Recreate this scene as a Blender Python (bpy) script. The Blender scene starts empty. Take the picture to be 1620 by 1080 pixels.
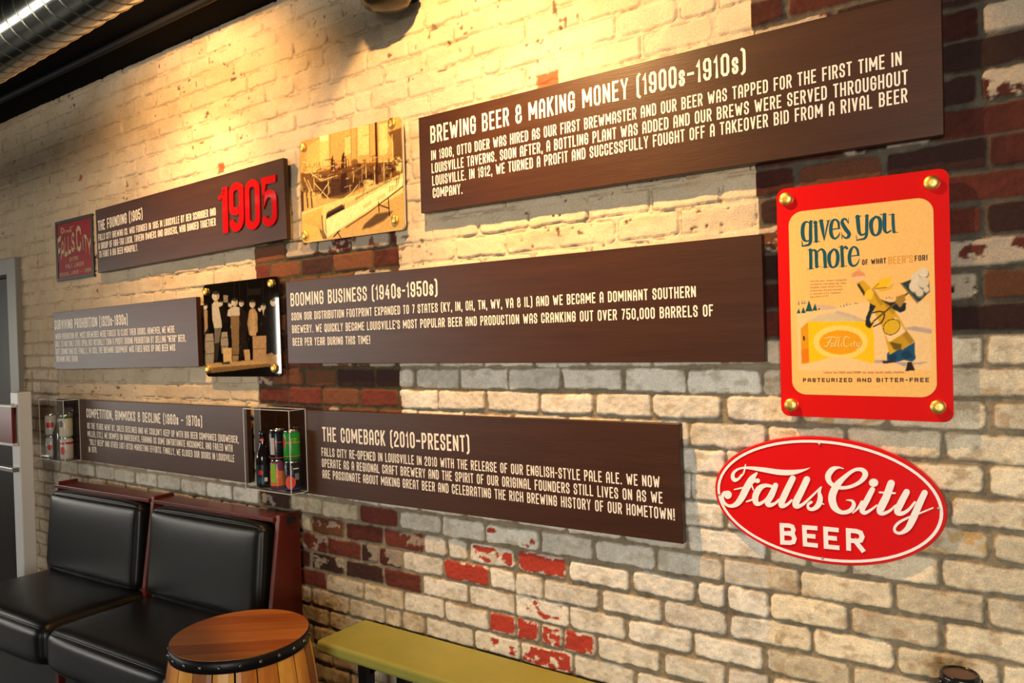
import bpy, bmesh, math, random
import numpy as np
from mathutils import Vector, Matrix

SC = bpy.context.scene
COL = SC.collection
random.seed(4)
PI = math.pi

# ------------------------------------------------------------------ camera
CZ = 1.58                       # eye height
CD = 2.0554                     # distance of the eye from the brick wall (wall face is y = 0)
YAW, PITCH, ROLL, FOC = 0.6186, -0.0074, -0.0317, 1199.75
_f = Vector((-math.sin(YAW)*math.cos(PITCH), math.cos(YAW)*math.cos(PITCH), math.sin(PITCH)))
_r = Vector((math.cos(YAW), math.sin(YAW), 0.0))
_u = _r.cross(_f)
CR = math.cos(ROLL)*_r + math.sin(ROLL)*_u
CU = -math.sin(ROLL)*_r + math.cos(ROLL)*_u
CF = _f
cam_d = bpy.data.cameras.new('camera')
cam = bpy.data.objects.new('camera', cam_d)
COL.objects.link(cam)
cam.matrix_world = Matrix(((CR.x, CU.x, -CF.x, 0), (CR.y, CU.y, -CF.y, -CD), (CR.z, CU.z, -CF.z, CZ), (0, 0, 0, 1)))
cam_d.sensor_fit = 'HORIZONTAL'
cam_d.sensor_width = 36.0
cam_d.lens = 36.0*FOC/1620.0
cam_d.clip_start = 0.02
SC.camera = cam

# ------------------------------------------------------------------ world, daylight, lamps, exposure
SC.view_settings.view_transform = 'Standard'
SC.view_settings.look = 'None'
SC.view_settings.gamma = 1.0
SC.view_settings.use_curve_mapping = False
SC.view_settings.exposure = 0.0
w = bpy.data.worlds.new('overcast_sky'); SC.world = w
w.use_nodes = True
w.node_tree.nodes['Background'].inputs[0].default_value = (1.0, 0.96, 0.88, 1)
w.node_tree.nodes['Background'].inputs[1].default_value = 0.15

def area(name, loc, aim, sx, sy, power, color):
    d = bpy.data.lights.new(name, 'AREA'); d.shape = 'RECTANGLE'; d.size = sx; d.size_y = sy
    d.energy = power; d.color = color
    o = bpy.data.objects.new(name, d); COL.objects.link(o)
    o.location = loc
    o.rotation_euler = (Vector(aim)-Vector(loc)).to_track_quat('-Z', 'Y').to_euler()
    return o

def spot(name, loc, aim, power, deg, blend, color, rad=0.02):
    d = bpy.data.lights.new(name, 'SPOT'); d.energy = power; d.spot_size = math.radians(deg); d.spot_blend = blend
    d.shadow_soft_size = rad; d.color = color
    o = bpy.data.objects.new(name, d); COL.objects.link(o)
    o.location = loc
    o.rotation_euler = (Vector(aim)-Vector(loc)).to_track_quat('-Z', 'Y').to_euler()
    return o

DAY = (1.0, 0.945, 0.84)
WARM = (1.0, 0.55, 0.20)
# daylight through the three shop windows (openings are built in the walls further down)
area('daylight_window_a', (-8.26, -2.25, 1.50), (0, -2.25, 1.5), 1.3, 1.2, 42, DAY)
area('daylight_window_b', (-8.26, -5.42, 1.68), (0, -5.42, 1.6), 2.5, 1.05, 190, DAY)
area('daylight_window_c', (1.75, -7.26, 1.72), (1.0, 0, 1.2), 2.2, 2.0, 385, DAY)
# the two track lamps that wash the wall
LAMP_A = (-2.95, -0.85, CZ+1.36)
LAMP_B = (-1.41, -0.75, CZ+1.36)
spot('lamp_light_a', LAMP_A, (-3.12, 0, CZ+0.70), 84, 119, 0.66, WARM)
spot('lamp_light_b', LAMP_B, (-1.36, 0, CZ+0.70), 120, 103, 0.12, WARM)
spot('lamp_beam_a', LAMP_A, (-3.20, 0, CZ+0.50), 95, 64, 1.0, WARM)
spot('lamp_beam_b', LAMP_B, (-1.20, 0, CZ+0.05), 150, 70, 1.0, WARM)

# ------------------------------------------------------------------ helpers
def ray(px, py):
    return (px-810.0)/FOC*CR - (py-540.0)/FOC*CU + CF
def at(px, py, y=0.0):
    """point of the plane at depth y seen at a place of the photograph"""
    d = ray(float(px), float(py)); t = (CD+y)/d.y
    return Vector((0, -CD, CZ)) + d*t
def crop(ox, oy, s):
    return lambda x, y: (ox+x/s, oy+y/s)

def tag(o, label=None, cat=None, group=None, kind=None):
    if label: o['label'] = label
    if cat: o['category'] = cat
    if group: o['group'] = group
    if kind: o['kind'] = kind
    return o

def empty(name, loc, label=None, cat=None, group=None, rz=0.0):
    o = bpy.data.objects.new(name, None); COL.objects.link(o)
    o.location = loc; o.rotation_euler = (0, 0, rz); o.empty_display_size = 0.05
    return tag(o, label, cat, group)

def link_mesh(name, me, mats, parent=None):
    o = bpy.data.objects.new(name, me); COL.objects.link(o)
    for m in (mats if isinstance(mats, (list, tuple)) else [mats]):
        me.materials.append(m)
    if parent is not None: o.parent = parent
    return o

class MB:
    """collects shapes and links them as one mesh object"""
    def __init__(s): s.v = []; s.f = []; s.m = []; s.sm = []
    def add(s, vs, fs, mi=0, smooth=False):
        b = len(s.v); s.v += [tuple(p) for p in vs]
        for f in fs:
            s.f.append([b+i for i in f]); s.m.append(mi); s.sm.append(smooth)
    def box(s, a, b, mi=0):
        x0, y0, z0 = a; x1, y1, z1 = b
        v = [(x0,y0,z0),(x1,y0,z0),(x1,y1,z0),(x0,y1,z0),(x0,y0,z1),(x1,y0,z1),(x1,y1,z1),(x0,y1,z1)]
        s.add(v, [(0,3,2,1),(4,5,6,7),(0,1,5,4),(1,2,6,5),(2,3,7,6),(3,0,4,7)], mi)
    def bar(s, p, q, wx, wy, mi=0, up=(0,0,1)):
        p = Vector(p); q = Vector(q); d = (q-p).normalized(); u = Vector(up)
        if abs(d.dot(u)) > .98: u = Vector((0,1,0))
        a = d.cross(u).normalized(); b = a.cross(d)
        vs = []
        for c in (p, q):
            for sx, sy in ((-1,-1),(1,-1),(1,1),(-1,1)):
                vs.append(c + a*sx*wx/2 + b*sy*wy/2)
        s.add(vs, [(3,2,1,0),(4,5,6,7),(0,1,5,4),(1,2,6,5),(2,3,7,6),(3,0,4,7)], mi)
    def lathe(s, prof, c=(0,0,0), n=32, axis='z', mi=0, smooth=True, cap=(True, True)):
        c = Vector(c); vs = []; fs = []
        for r, h in prof:
            for i in range(n):
                a = 2*PI*i/n; x, y = r*math.cos(a), r*math.sin(a)
                vs.append(c + (Vector((x, y, h)) if axis == 'z' else Vector((x, -h, y)) if axis == 'y' else Vector((h, x, y))))
        k = len(prof)
        for j in range(k-1):
            for i in range(n):
                i2 = (i+1) % n
                f = (j*n+i, j*n+i2, (j+1)*n+i2, (j+1)*n+i)
                fs.append(f)
        s.add(vs, fs, mi, smooth)
        if cap[0]: s.add([vs[i] for i in range(n)], [tuple(reversed(range(n)))], mi)
        if cap[1]: s.add([vs[(k-1)*n+i] for i in range(n)], [tuple(range(n))], mi)
    def tube(s, pts, r, n=10, mi=0):
        pts = [Vector(p) for p in pts]; vs = []; fs = []
        for i, p in enumerate(pts):
            d = (pts[min(i+1, len(pts)-1)]-pts[max(i-1, 0)]).normalized()
            u = Vector((0,0,1)) if abs(d.z) < .95 else Vector((0,1,0))
            a = d.cross(u).normalized(); b = a.cross(d)
            for j in range(n):
                t = 2*PI*j/n; vs.append(p + a*r*math.cos(t) + b*r*math.sin(t))
        for i in range(len(pts)-1):
            for j in range(n):
                j2 = (j+1) % n
                fs.append((i*n+j, i*n+j2, (i+1)*n+j2, (i+1)*n+j))
        s.add(vs, fs, mi, True)
        s.add(vs[:n], [tuple(reversed(range(n)))], mi); s.add(vs[-n:], [tuple(range(n))], mi)
    def prism(s, poly, y0, y1, mi=0):
        """outline in x,z swept from depth y0 (front) to y1 (back)"""
        n = len(poly)
        vs = [(x, y0, z) for x, z in poly] + [(x, y1, z) for x, z in poly]
        fs = [tuple(range(n)), tuple(reversed(range(n, 2*n)))]
        for i in range(n):
            j = (i+1) % n; fs.append((i, i+n, j+n, j))
        s.add(vs, fs, mi)
    def build(s, name, mats, parent=None, bevel=0, seg=2, recalc=True):
        me = bpy.data.meshes.new(name); me.from_pydata(s.v, [], s.f)
        me.polygons.foreach_set('material_index', s.m); me.polygons.foreach_set('use_smooth', s.sm)
        if recalc or bevel:
            bm = bmesh.new(); bm.from_mesh(me)
            bmesh.ops.remove_doubles(bm, verts=bm.verts, dist=1e-6) if bevel else None
            bmesh.ops.recalc_face_normals(bm, faces=bm.faces)
            if bevel:
                es = [e for e in bm.edges if len(e.link_faces) == 2 and e.calc_face_angle(0) > .6]
                bmesh.ops.bevel(bm, geom=es, offset=bevel, segments=seg, affect='EDGES', profile=.5)
            bm.to_mesh(me); bm.free()
        me.update()
        return link_mesh(name, me, mats, parent)

def cushion(name, dims, mat, parent, loc, rot=(0,0,0), r=.04, puff=.015):
    """upholstered block: rounded box, faces swollen a little in the middle"""
    bm = bmesh.new(); bmesh.ops.create_cube(bm, size=2)
    bmesh.ops.subdivide_edges(bm, edges=list(bm.edges), cuts=23, use_grid_fill=True)
    h = [d/2 for d in dims]
    for v in bm.verts:
        t = [math.sin(max(-1, min(1, c))*PI/2) for c in v.co]
        p = Vector([t[i]*h[i] for i in range(3)])
        core = Vector([max(-(h[i]-r), min(h[i]-r, p[i])) for i in range(3)])
        n = p-core
        n = n.normalized() if n.length > 1e-9 else Vector((0,0,0))
        bulge = puff
        for i in range(3):
            if abs(t[i]) < .9999: bulge *= (1-abs(t[i])**5)
        if abs(t[0]) > .9999: bulge *= .15
        v.co = core + n*(r+bulge)
    for f in bm.faces: f.smooth = True
    me = bpy.data.meshes.new(name); bm.to_mesh(me); bm.free()
    o = link_mesh(name, me, mat, parent); o.location = loc; o.rotation_euler = rot
    return o

# ------------------------------------------------------------------ materials
def mat(name, color, rough=.5, metal=0.0, spec=.5, noise=None, bump=None, emit=None, coat=0.0):
    m = bpy.data.materials.new(name); m.use_nodes = True
    nt = m.node_tree; b = nt.nodes['Principled BSDF']
    b.inputs['Base Color'].default_value = (*color, 1); b.inputs['Roughness'].default_value = rough
    b.inputs['Metallic'].default_value = metal; b.inputs['Specular IOR Level'].default_value = spec
    b.inputs['Coat Weight'].default_value = coat; b.inputs['Coat Roughness'].default_value = .08
    tc = nt.nodes.new('ShaderNodeTexCoord')
    if noise:
        col2, scale, stretch, detail = noise
        mp = nt.nodes.new('ShaderNodeMapping'); mp.inputs['Scale'].default_value = stretch
        nt.links.new(tc.outputs['Object'], mp.inputs['Vector'])
        n = nt.nodes.new('ShaderNodeTexNoise'); n.inputs['Scale'].default_value = scale; n.inputs['Detail'].default_value = detail
        n.inputs['Roughness'].default_value = .65
        nt.links.new(mp.outputs['Vector'], n.inputs['Vector'])
        cr = nt.nodes.new('ShaderNodeValToRGB')
        cr.color_ramp.elements[0].position = .32; cr.color_ramp.elements[0].color = (*color, 1)
        cr.color_ramp.elements[1].position = .70; cr.color_ramp.elements[1].color = (*col2, 1)
        nt.links.new(n.outputs['Fac'], cr.inputs['Fac']); nt.links.new(cr.outputs['Color'], b.inputs['Base Color'])
    if bump:
        scale, dist, stretch = bump
        mp = nt.nodes.new('ShaderNodeMapping'); mp.inputs['Scale'].default_value = stretch
        nt.links.new(tc.outputs['Object'], mp.inputs['Vector'])
        n = nt.nodes.new('ShaderNodeTexNoise'); n.inputs['Scale'].default_value = scale; n.inputs['Detail'].default_value = 6
        nt.links.new(mp.outputs['Vector'], n.inputs['Vector'])
        bp = nt.nodes.new('ShaderNodeBump'); bp.inputs['Distance'].default_value = dist; bp.inputs['Strength'].default_value = .6
        nt.links.new(n.outputs['Fac'], bp.inputs['Height']); nt.links.new(bp.outputs['Normal'], b.inputs['Normal'])
    if emit:
        b.inputs['Emission Color'].default_value = (*emit[0], 1); b.inputs['Emission Strength'].default_value = emit[1]
    return m

def attr_mat(name, rough, attr='paint', spec=.5, coat=0.0, fine=None, bump=None):
    m = bpy.data.materials.new(name); m.use_nodes = True
    nt = m.node_tree; b = nt.nodes['Principled BSDF']
    a = nt.nodes.new('ShaderNodeAttribute'); a.attribute_name = attr
    b.inputs['Roughness'].default_value = rough; b.inputs['Specular IOR Level'].default_value = spec
    b.inputs['Coat Weight'].default_value = coat; b.inputs['Coat Roughness'].default_value = .03
    src = a.outputs['Color']
    tc = nt.nodes.new('ShaderNodeTexCoord')
    if fine:
        n = nt.nodes.new('ShaderNodeTexNoise'); n.inputs['Scale'].default_value = fine[0]; n.inputs['Detail'].default_value = 8; n.inputs['Roughness'].default_value = .7
        nt.links.new(tc.outputs['Object'], n.inputs['Vector'])
        mr = nt.nodes.new('ShaderNodeMapRange'); mr.inputs['From Min'].default_value = .3; mr.inputs['From Max'].default_value = .7
        mr.inputs['To Min'].default_value = 1-fine[1]; mr.inputs['To Max'].default_value = 1+fine[1]
        nt.links.new(n.outputs['Fac'], mr.inputs['Value'])
        mx = nt.nodes.new('ShaderNodeVectorMath'); mx.operation = 'SCALE'
        nt.links.new(src, mx.inputs[0]); nt.links.new(mr.outputs['Result'], mx.inputs['Scale'])
        src = mx.outputs['Vector']
    nt.links.new(src, b.inputs['Base Color'])
    if bump:
        n2 = nt.nodes.new('ShaderNodeTexNoise'); n2.inputs['Scale'].default_value = bump[0]; n2.inputs['Detail'].default_value = 7; n2.inputs['Roughness'].default_value = .65
        nt.links.new(tc.outputs['Object'], n2.inputs['Vector'])
        bp = nt.nodes.new('ShaderNodeBump'); bp.inputs['Distance'].default_value = bump[1]; bp.inputs['Strength'].default_value = .8
        nt.links.new(n2.outputs['Fac'], bp.inputs['Height']); nt.links.new(bp.outputs['Normal'], b.inputs['Normal'])
    return m

def clear_mat(name, tint=(1,1,1), gloss=.045, rough=.02):
    """thin clear sheet: lets light and shadow rays through, reflects by angle"""
    m = bpy.data.materials.new(name); m.use_nodes = True
    nt = m.node_tree; nt.nodes.clear()
    out = nt.nodes.new('ShaderNodeOutputMaterial'); mix = nt.nodes.new('ShaderNodeMixShader')
    tr = nt.nodes.new('ShaderNodeBsdfTransparent'); tr.inputs['Color'].default_value = (*tint, 1)
    gl = nt.nodes.new('ShaderNodeBsdfGlossy'); gl.inputs['Roughness'].default_value = rough
    lw = nt.nodes.new('ShaderNodeLayerWeight'); lw.inputs['Blend'].default_value = .5
    pw = nt.nodes.new('ShaderNodeMath'); pw.operation = 'POWER'; pw.inputs[1].default_value = 5.0
    ma = nt.nodes.new('ShaderNodeMath'); ma.operation = 'MULTIPLY_ADD'; ma.inputs[1].default_value = .95; ma.inputs[2].default_value = gloss
    nt.links.new(lw.outputs['Facing'], pw.inputs[0]); nt.links.new(pw.outputs[0], ma.inputs[0])
    nt.links.new(ma.outputs[0], mix.inputs[0]); nt.links.new(tr.outputs[0], mix.inputs[1]); nt.links.new(gl.outputs[0], mix.inputs[2])
    nt.links.new(mix.outputs[0], out.inputs['Surface'])
    return m

M = {}
M['board'] = mat('dark_stained_board', (.038, .0132, .0064), .40, spec=.40, noise=((.056, .020, .009), 9, (.35, 1, 5), 6), bump=(60, .0006, (.3, 1, 6)))
M['ink'] = mat('cream_lettering', (.86, .80, .70), .5)
M['red_acrylic'] = mat('red_acrylic', (.68, .010, .010), .14, coat=.3)
M['numeral_red'] = mat('deep_red_acrylic', (.46, .006, .010), .12, coat=.3)
M['brass'] = mat('brushed_brass', (.95, .62, .16), .42, 1.0)
M['steel'] = mat('brushed_steel', (.62, .62, .60), .3, 1.0)
M['black_acrylic'] = mat('black_acrylic', (.008, .007, .006), .08)
M['clear'] = clear_mat('clear_acrylic', (.97, .98, .98))
M['clear_edge'] = mat('polished_acrylic_edge', (.55, .58, .58), .15, spec=.8)
M['smoke'] = clear_mat('smoked_acrylic', (.50, .47, .43))
M['leather'] = mat('black_leather', (.0055, .0058, .0062), .33, spec=.36, bump=(420, .0006, (1, 1, 1)))
M['mahogany'] = mat('mahogany_stain', (.115, .014, .008), .34, noise=((.05, .007, .004), 7, (1, 1, .15), 5))
M['lime'] = mat('lime_paint', (.265, .285, .066), .5, noise=((.33, .325, .072), 5, (1, 1, 1), 5), bump=(30, .0006, (1, 1, 1)))
M['iron'] = mat('black_iron', (.012, .012, .014), .42, .6, bump=(90, .0006, (1, 1, 1)))
M['rivet'] = mat('rivet_metal', (.16, .15, .14), .28, .9)
M['duct'] = mat('galvanised_duct', (.46, .48, .42), .17, 1.0, noise=((.36, .37, .33), 14, (1, 1, 1), 4))
M['duct_seam'] = mat('duct_seam_metal', (.72, .68, .56), .25, 1.0)
M['black_paint'] = mat('black_ceiling_paint', (.0035, .0035, .0045), .9, spec=.05)
M['black_pipe'] = mat('black_conduit', (.006, .006, .007), .6, spec=.15)
M['lamp_black'] = mat('black_lamp_metal', (.012, .014, .012), .25)
M['plaster'] = mat('grey_plaster', (.10, .095, .09), .8)
M['floor'] = mat('dark_concrete', (.030, .028, .026), .45, noise=((.05, .047, .043), 3, (1, 1, 1), 6))
M['frame_grey'] = mat('grey_door_metal', (.24, .235, .21), .45)
M['door_dark'] = mat('dark_door_leaf', (.022, .016, .014), .5)
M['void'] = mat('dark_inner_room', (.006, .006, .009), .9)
M['white_metal'] = mat('white_powder_coat', (.62, .64, .64), .4)
M['maroon'] = mat('maroon_panel', (.13, .004, .008), .35)
M['window_frame'] = mat('window_frame_metal', (.05, .05, .05), .4)
M['glass'] = clear_mat('window_glass', (1, 1, 1))
M['chrome'] = mat('chrome', (.75, .75, .76), .09, 1.0)
M['black_plastic'] = mat('black_plastic', (.010, .010, .012), .2)
M['brown_plastic'] = mat('brown_plastic', (.10, .055, .035), .4)

# ------------------------------------------------------------------ noise for the brickwork
def _h(ix, iy, seed):
    n = (ix.astype(np.int64)*374761393 + iy.astype(np.int64)*668265263 + seed*974634777) & 0xffffffff
    n = ((n ^ (n >> 13))*1274126177) & 0xffffffff
    n = ((n ^ (n >> 16))*2246822519) & 0xffffffff
    return ((n ^ (n >> 15)) & 0xffffff)/float(0x1000000)
def vnoise(x, y, seed):
    ix, iy = np.floor(x), np.floor(y); fx, fy = x-ix, y-iy
    fx = fx*fx*(3-2*fx); fy = fy*fy*(3-2*fy)
    a = _h(ix, iy, seed); b = _h(ix+1, iy, seed); c = _h(ix, iy+1, seed); d = _h(ix+1, iy+1, seed)
    return (a*(1-fx)+b*fx)*(1-fy) + (c*(1-fx)+d*fx)*fy
def fbm(x, y, seed, o=3, g=.5):
    s = 0; a = 1; t = 0
    for i in range(o):
        s = s + a*vnoise(x*2**i, y*2**i, seed+i*17); t += a; a *= g
    return s/t
def sstep(a, b, x):
    t = np.clip((x-a)/(b-a), 0, 1); return t*t*(3-2*t)
def mixc(c, d, t): return c*(1-t[:, None]) + np.asarray(d)*t[:, None]

# ------------------------------------------------------------------ the brick wall (y = 0, bricks stand proud toward -y)
WALL_TOP = CZ+1.435
DOOR_X0, DOOR_X1, DOOR_Z = -6.25, -5.255, CZ+.50
def brick_wall():
    xs = [-7.99]
    while xs[-1] < 2.99:
        x = xs[-1]
        st = .03 if x < -6.4 or x > 1.0 else .0036 + max(0, -.3-x)*.00085
        xs.append(x+min(st, .03))
    zs = [0.0]
    while zs[-1] < WALL_TOP:
        zs.append(zs[-1] + (.011 if zs[-1] < .40 else .0043))
    zs[-1] = WALL_TOP
    xs = np.array(xs); zs = np.array(zs); nx, nz = len(xs), len(zs)
    X, Z = np.meshgrid(xs, zs); x = X.ravel(); z = Z.ravel()
    # --- which parts are stripped to red brick, which are painted over
    edge = .018*(vnoise(x*9, z*9, 5)-.5)
    P = .0755; zc0 = CZ-.672; L = .2085
    zw = z + .007*(fbm(x*1.1, z*.8, 11)-.5) + .003*(vnoise(x*7, z*5, 12)-.5)
    k = np.floor((zw-zc0)/P+.5); fz = zw-zc0-k*P
    even = (k % 2) == 0
    off = np.where(even, -1.792, -1.890) + (_h(k, k*0, 31)-.5)*.02
    xw = x + .004*(vnoise(x*6, z*8, 14)-.5)
    n = np.floor((xw-off)/L)
    jl = lambda m: off + (m + .10*(_h(m, k, 32)-.5))*L
    n = np.where(xw < jl(n), n-1, n); n = np.where(xw >= jl(n+1), n+1, n)
    a, b = jl(n), jl(n+1)
    half = _h(n, k, 33) > .93
    mid = (a+b)/2 + (_h(n, k, 34)-.5)*.04
    right = half & (xw > mid)
    b = np.where(half & ~right, mid, b); a = np.where(right, mid, a)
    sid = n*2+right
    colL = (x > -2.825+edge) & (x < -1.968+edge) & (z < CZ+.425+edge)
    colR = (x > -.636+edge*.6)
    colR_red = colR & (k >= 9)
    E = 1-sstep(CZ-.16, CZ+.10, z+.16*(fbm(x*2.2, z*2.2, 41)-.5))
    E = np.where(x < -2.825, 1-sstep(CZ-.75, CZ-.35, z+.2*(fbm(x*2, z*2, 42)-.5)), E)
    E = np.where(x < -4.7, np.maximum(E, 1-sstep(CZ-.35, CZ+.25, z)), E)
    E = np.where(colL | colR, 1.0, E)
    # --- brick outline
    m = .0052 + .0030*(E) * (_h(sid, k, 35)-.2)
    en = .0060*(fbm(x*60, z*60, 21)-.5) + .0075*(vnoise(x*19, z*19, 22)-.5)
    dx = np.minimum(xw-a, b-xw)-m+en; dz = P/2-np.abs(fz)-m*1.0+en
    r = .005 + .011*_h(sid, k, 36)
    ax = np.maximum(r-dx, 0); az = np.maximum(r-dz, 0)
    d = r-np.sqrt(ax*ax+az*az)
    d = np.where((ax <= 0) | (az <= 0), np.minimum(np.minimum(dx, dz), d), d)
    face = sstep(-.0022, .0030, d)
    hb = _h(sid, k, 37); hc = _h(sid, k, 38); hd = _h(sid, k, 39)
    h = face*(.0065*E+.0030*(1-E)) + face*(hb-.5)*(.004+.003*E)
    h = h + face*(fz/P)*(hc-.62)*.010*(1-.4*E)
    f1 = fbm(x*24, z*24, 51, 4); f2 = fbm(x*90, z*90, 61, 3); f3 = fbm(x*7, z*7, 66, 3)
    h = h + (f1-.5)*(.0065) + (f2-.5)*.0026*(.6+E) + (f3-.5)*.008*(1-E)
    # cracks along the lower edges where the paint bridges the joint
    low = np.exp(-((d+.0005)/.0021)**2)
    cn = fbm(x*13, z*30, 71, 3)
    crack = low*(1-E)*sstep(.46, .60, cn + .10*(fz < 0) - .06*(np.abs(fz) < P/2-.013))
    h = h - crack*.007
    pit = (1-E)*sstep(.80, .83, fbm(x*46, z*46, 77, 2))*sstep(.52, .62, fbm(x*3.1, z*3.1, 78, 2))
    h = h - pit*.004
    # --- colour of the things themselves: paint, brick, mortar
    N = len(x)
    paint = np.tile(np.array([.62, .50, .345]), (N, 1))
    paint = paint*(1 + .16*(f3[:, None]-.5) + .14*(f1[:, None]-.5) + (.10*(hb-.5))[:, None])
    paint = mixc(paint, (.50, .36, .21), sstep(.56, .74, fbm(x*5, z*11, 81, 4))*.45)
    wash = np.tile(np.array([.74, .69, .59]), (N, 1))*(1+.36*(hc-.6)+.30*(f1-.5)+.30*(f2-.5))[:, None]
    wash = mixc(wash, (.42, .35, .24), sstep(.52, .74, fbm(x*30, z*44, 83, 4))*.55)
    tanb = np.tile(np.array([.73, .63, .45]), (N, 1))*(1+.44*(hc-.55)+.34*(f1-.5)+.3*(f2-.5))[:, None]
    tanb = mixc(tanb, (.36, .23, .12), sstep(.54, .76, fbm(x*34, z*50, 84, 4))*.6)
    red = np.tile(np.array([.120, .026, .016]), (N, 1))*(1+.9*(hc-.5)+.5*(f1-.5)+.4*(f2-.5))[:, None]
    red = mixc(red, (.20, .085, .035), (hd > .7)*.6)
    red = mixc(red, (.032, .016, .013), (hd < .28)*.85)
    mort = np.tile(np.array([.235, .190, .125]), (N, 1))*(1+.6*(f1-.5)+.5*(f2-.5))[:, None]
    mortd = np.tile(np.array([.075, .056, .028]), (N, 1))*(1+.6*(f1-.5)+.5*(f2-.5))[:, None]
    mortg = np.tile(np.array([.085, .070, .050]), (N, 1))*(1+.6*(f1-.5)+.5*(f2-.5))[:, None]
    brick = wash.copy()
    brick[colR] = tanb[colR]
    brick = mixc(brick, (.52, .33, .13), np.where((_h(sid, k, 97) > .88) & colR & ~colR_red, sstep(.42, .56, fbm(x*30, z*40, 98, 4)), 0)*.8)
    cxb = (a+b)/2
    lowcol = (cxb > -2.80) & (cxb < -1.93) & (k <= 0) & (z < CZ-.60)
    strip = (colL & ~lowcol & (z > CZ-.62)) | colR_red
    ragged = sstep(.50, .56, fbm(x*21, z*32, 86, 4)+.34*(hb-.5))
    red = np.where(colR_red[:, None], red*.62, red)
    brick = np.where(strip[:, None], mixc(red, (.46, .38, .28), np.where(hb > .80, ragged, 0)*.9), brick)
    brick = np.where(lowcol[:, None], np.where(((hb > .62) | ((k <= -4) & (hb > .12)))[:, None], tanb*.80, mixc(red*.75, (.42, .36, .28), np.where(hb > .3, ragged, 0)*.6)), brick)
    # the whitewash worn through to red on some bricks
    worn = np.zeros(N)
    cx = (a+b)/2
    for kk, bx, amt in [(-1, -1.37, .85), (-1, -1.55, .28), (-2, -1.665, 1.0), (-3, -1.70, .55), (-4, -1.475, .95), (-4, -1.27, .85), (-5, -1.385, .50), (-5, -1.59, .08), (0, -1.47, .06), (-3, -1.36, .18)]:
        worn = np.where((k == kk) & (np.abs(cx-bx) < .09), amt, worn)
    tn = fbm(x*30, z*42, 88, 4, .6)*.75 + .25*sstep(.012, .0, d)
    wm = np.where(strip | lowcol, 0, sstep(.62, .56, tn-0 + (0.60-worn*.66)*.55)*(worn > 0))
    wm = np.where(colR, wm*.25, wm)*np.where(E > .4, 1, .0)
    brick = mixc(brick, np.array([.40, .045, .026]), wm)
    mort_all = np.where((colL & (z > CZ-.62))[:, None], mortd, np.where(colR_red[:, None], mortg, mort))
    expo = mixc(mort_all, 0, np.zeros(N)) * 1.0
    expo = expo*(1-face[:, None]) + brick*face[:, None]
    lip = sstep(.003, -.004, np.abs(d)-.002)*sstep(.5, .6, fbm(x*15, z*20, 89, 2))
    expo = mixc(expo, (.10, .075, .05), lip*.6)
    pcol = mixc(paint, (.17, .095, .045), np.clip(crack*1.0, 0, 1)*.6)
    pcol = mixc(pcol, (.13, .07, .04), pit*.9)
    bare = (1-E)*sstep(.985, .99, _h(sid, k, 95))*sstep(.0, .006, d)*0
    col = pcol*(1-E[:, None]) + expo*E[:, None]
    # colour blends to a darker brown towards the far left, more so low down
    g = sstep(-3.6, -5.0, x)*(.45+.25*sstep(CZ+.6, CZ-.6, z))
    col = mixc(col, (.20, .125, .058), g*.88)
    # one bare brick end above the longest board, a small one above the left board
    for bx, bz, hw, hh in [(-1.29, CZ+.805, .045, .032), (-3.05, CZ+.80, .028, .026), (-4.36, CZ+.95, .02, .02)]:
        q = sstep(.0, .008, np.minimum(hw-np.abs(x-bx), hh-np.abs(z-bz))+.01*(f2-.5))
        col = mixc(col, (.34, .10, .045), q); h = h - q*.004
    h = np.clip(h, -.012, .022)
    me = bpy.data.meshes.new('wall_back')
    co = np.empty((N, 3), np.float32); co[:, 0] = x; co[:, 1] = -h; co[:, 2] = z
    ii = np.arange(nx*nz).reshape(nz, nx)
    q = np.stack([ii[:-1, :-1], ii[:-1, 1:], ii[1:, 1:], ii[1:, :-1]], -1).reshape(-1, 4)
    qx = (X[:-1, :-1]+X[1:, 1:]).ravel()/2; qz = (Z[:-1, :-1]+Z[1:, 1:]).ravel()/2
    q = q[~((qx > DOOR_X0) & (qx < DOOR_X1) & (qz < DOOR_Z))]
    nf = len(q)
    me.vertices.add(N); me.vertices.foreach_set('co', co.ravel())
    me.loops.add(nf*4); me.loops.foreach_set('vertex_index', q.astype(np.int32).ravel())
    me.polygons.add(nf); me.polygons.foreach_set('loop_start', np.arange(0, nf*4, 4, dtype=np.int32))
    me.polygons.foreach_set('use_smooth', np.ones(nf, bool))
    me.update(calc_edges=True)
    at_ = me.color_attributes.new('paint', 'FLOAT_COLOR', 'POINT')
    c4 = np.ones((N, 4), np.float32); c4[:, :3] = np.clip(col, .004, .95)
    at_.data.foreach_set('color', c4.ravel())
    return link_mesh('wall_back', me, attr_mat('old_brickwork', .82, spec=.25, fine=(230, .26), bump=(300, .0022)))
tag(brick_wall(), kind='structure')

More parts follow.
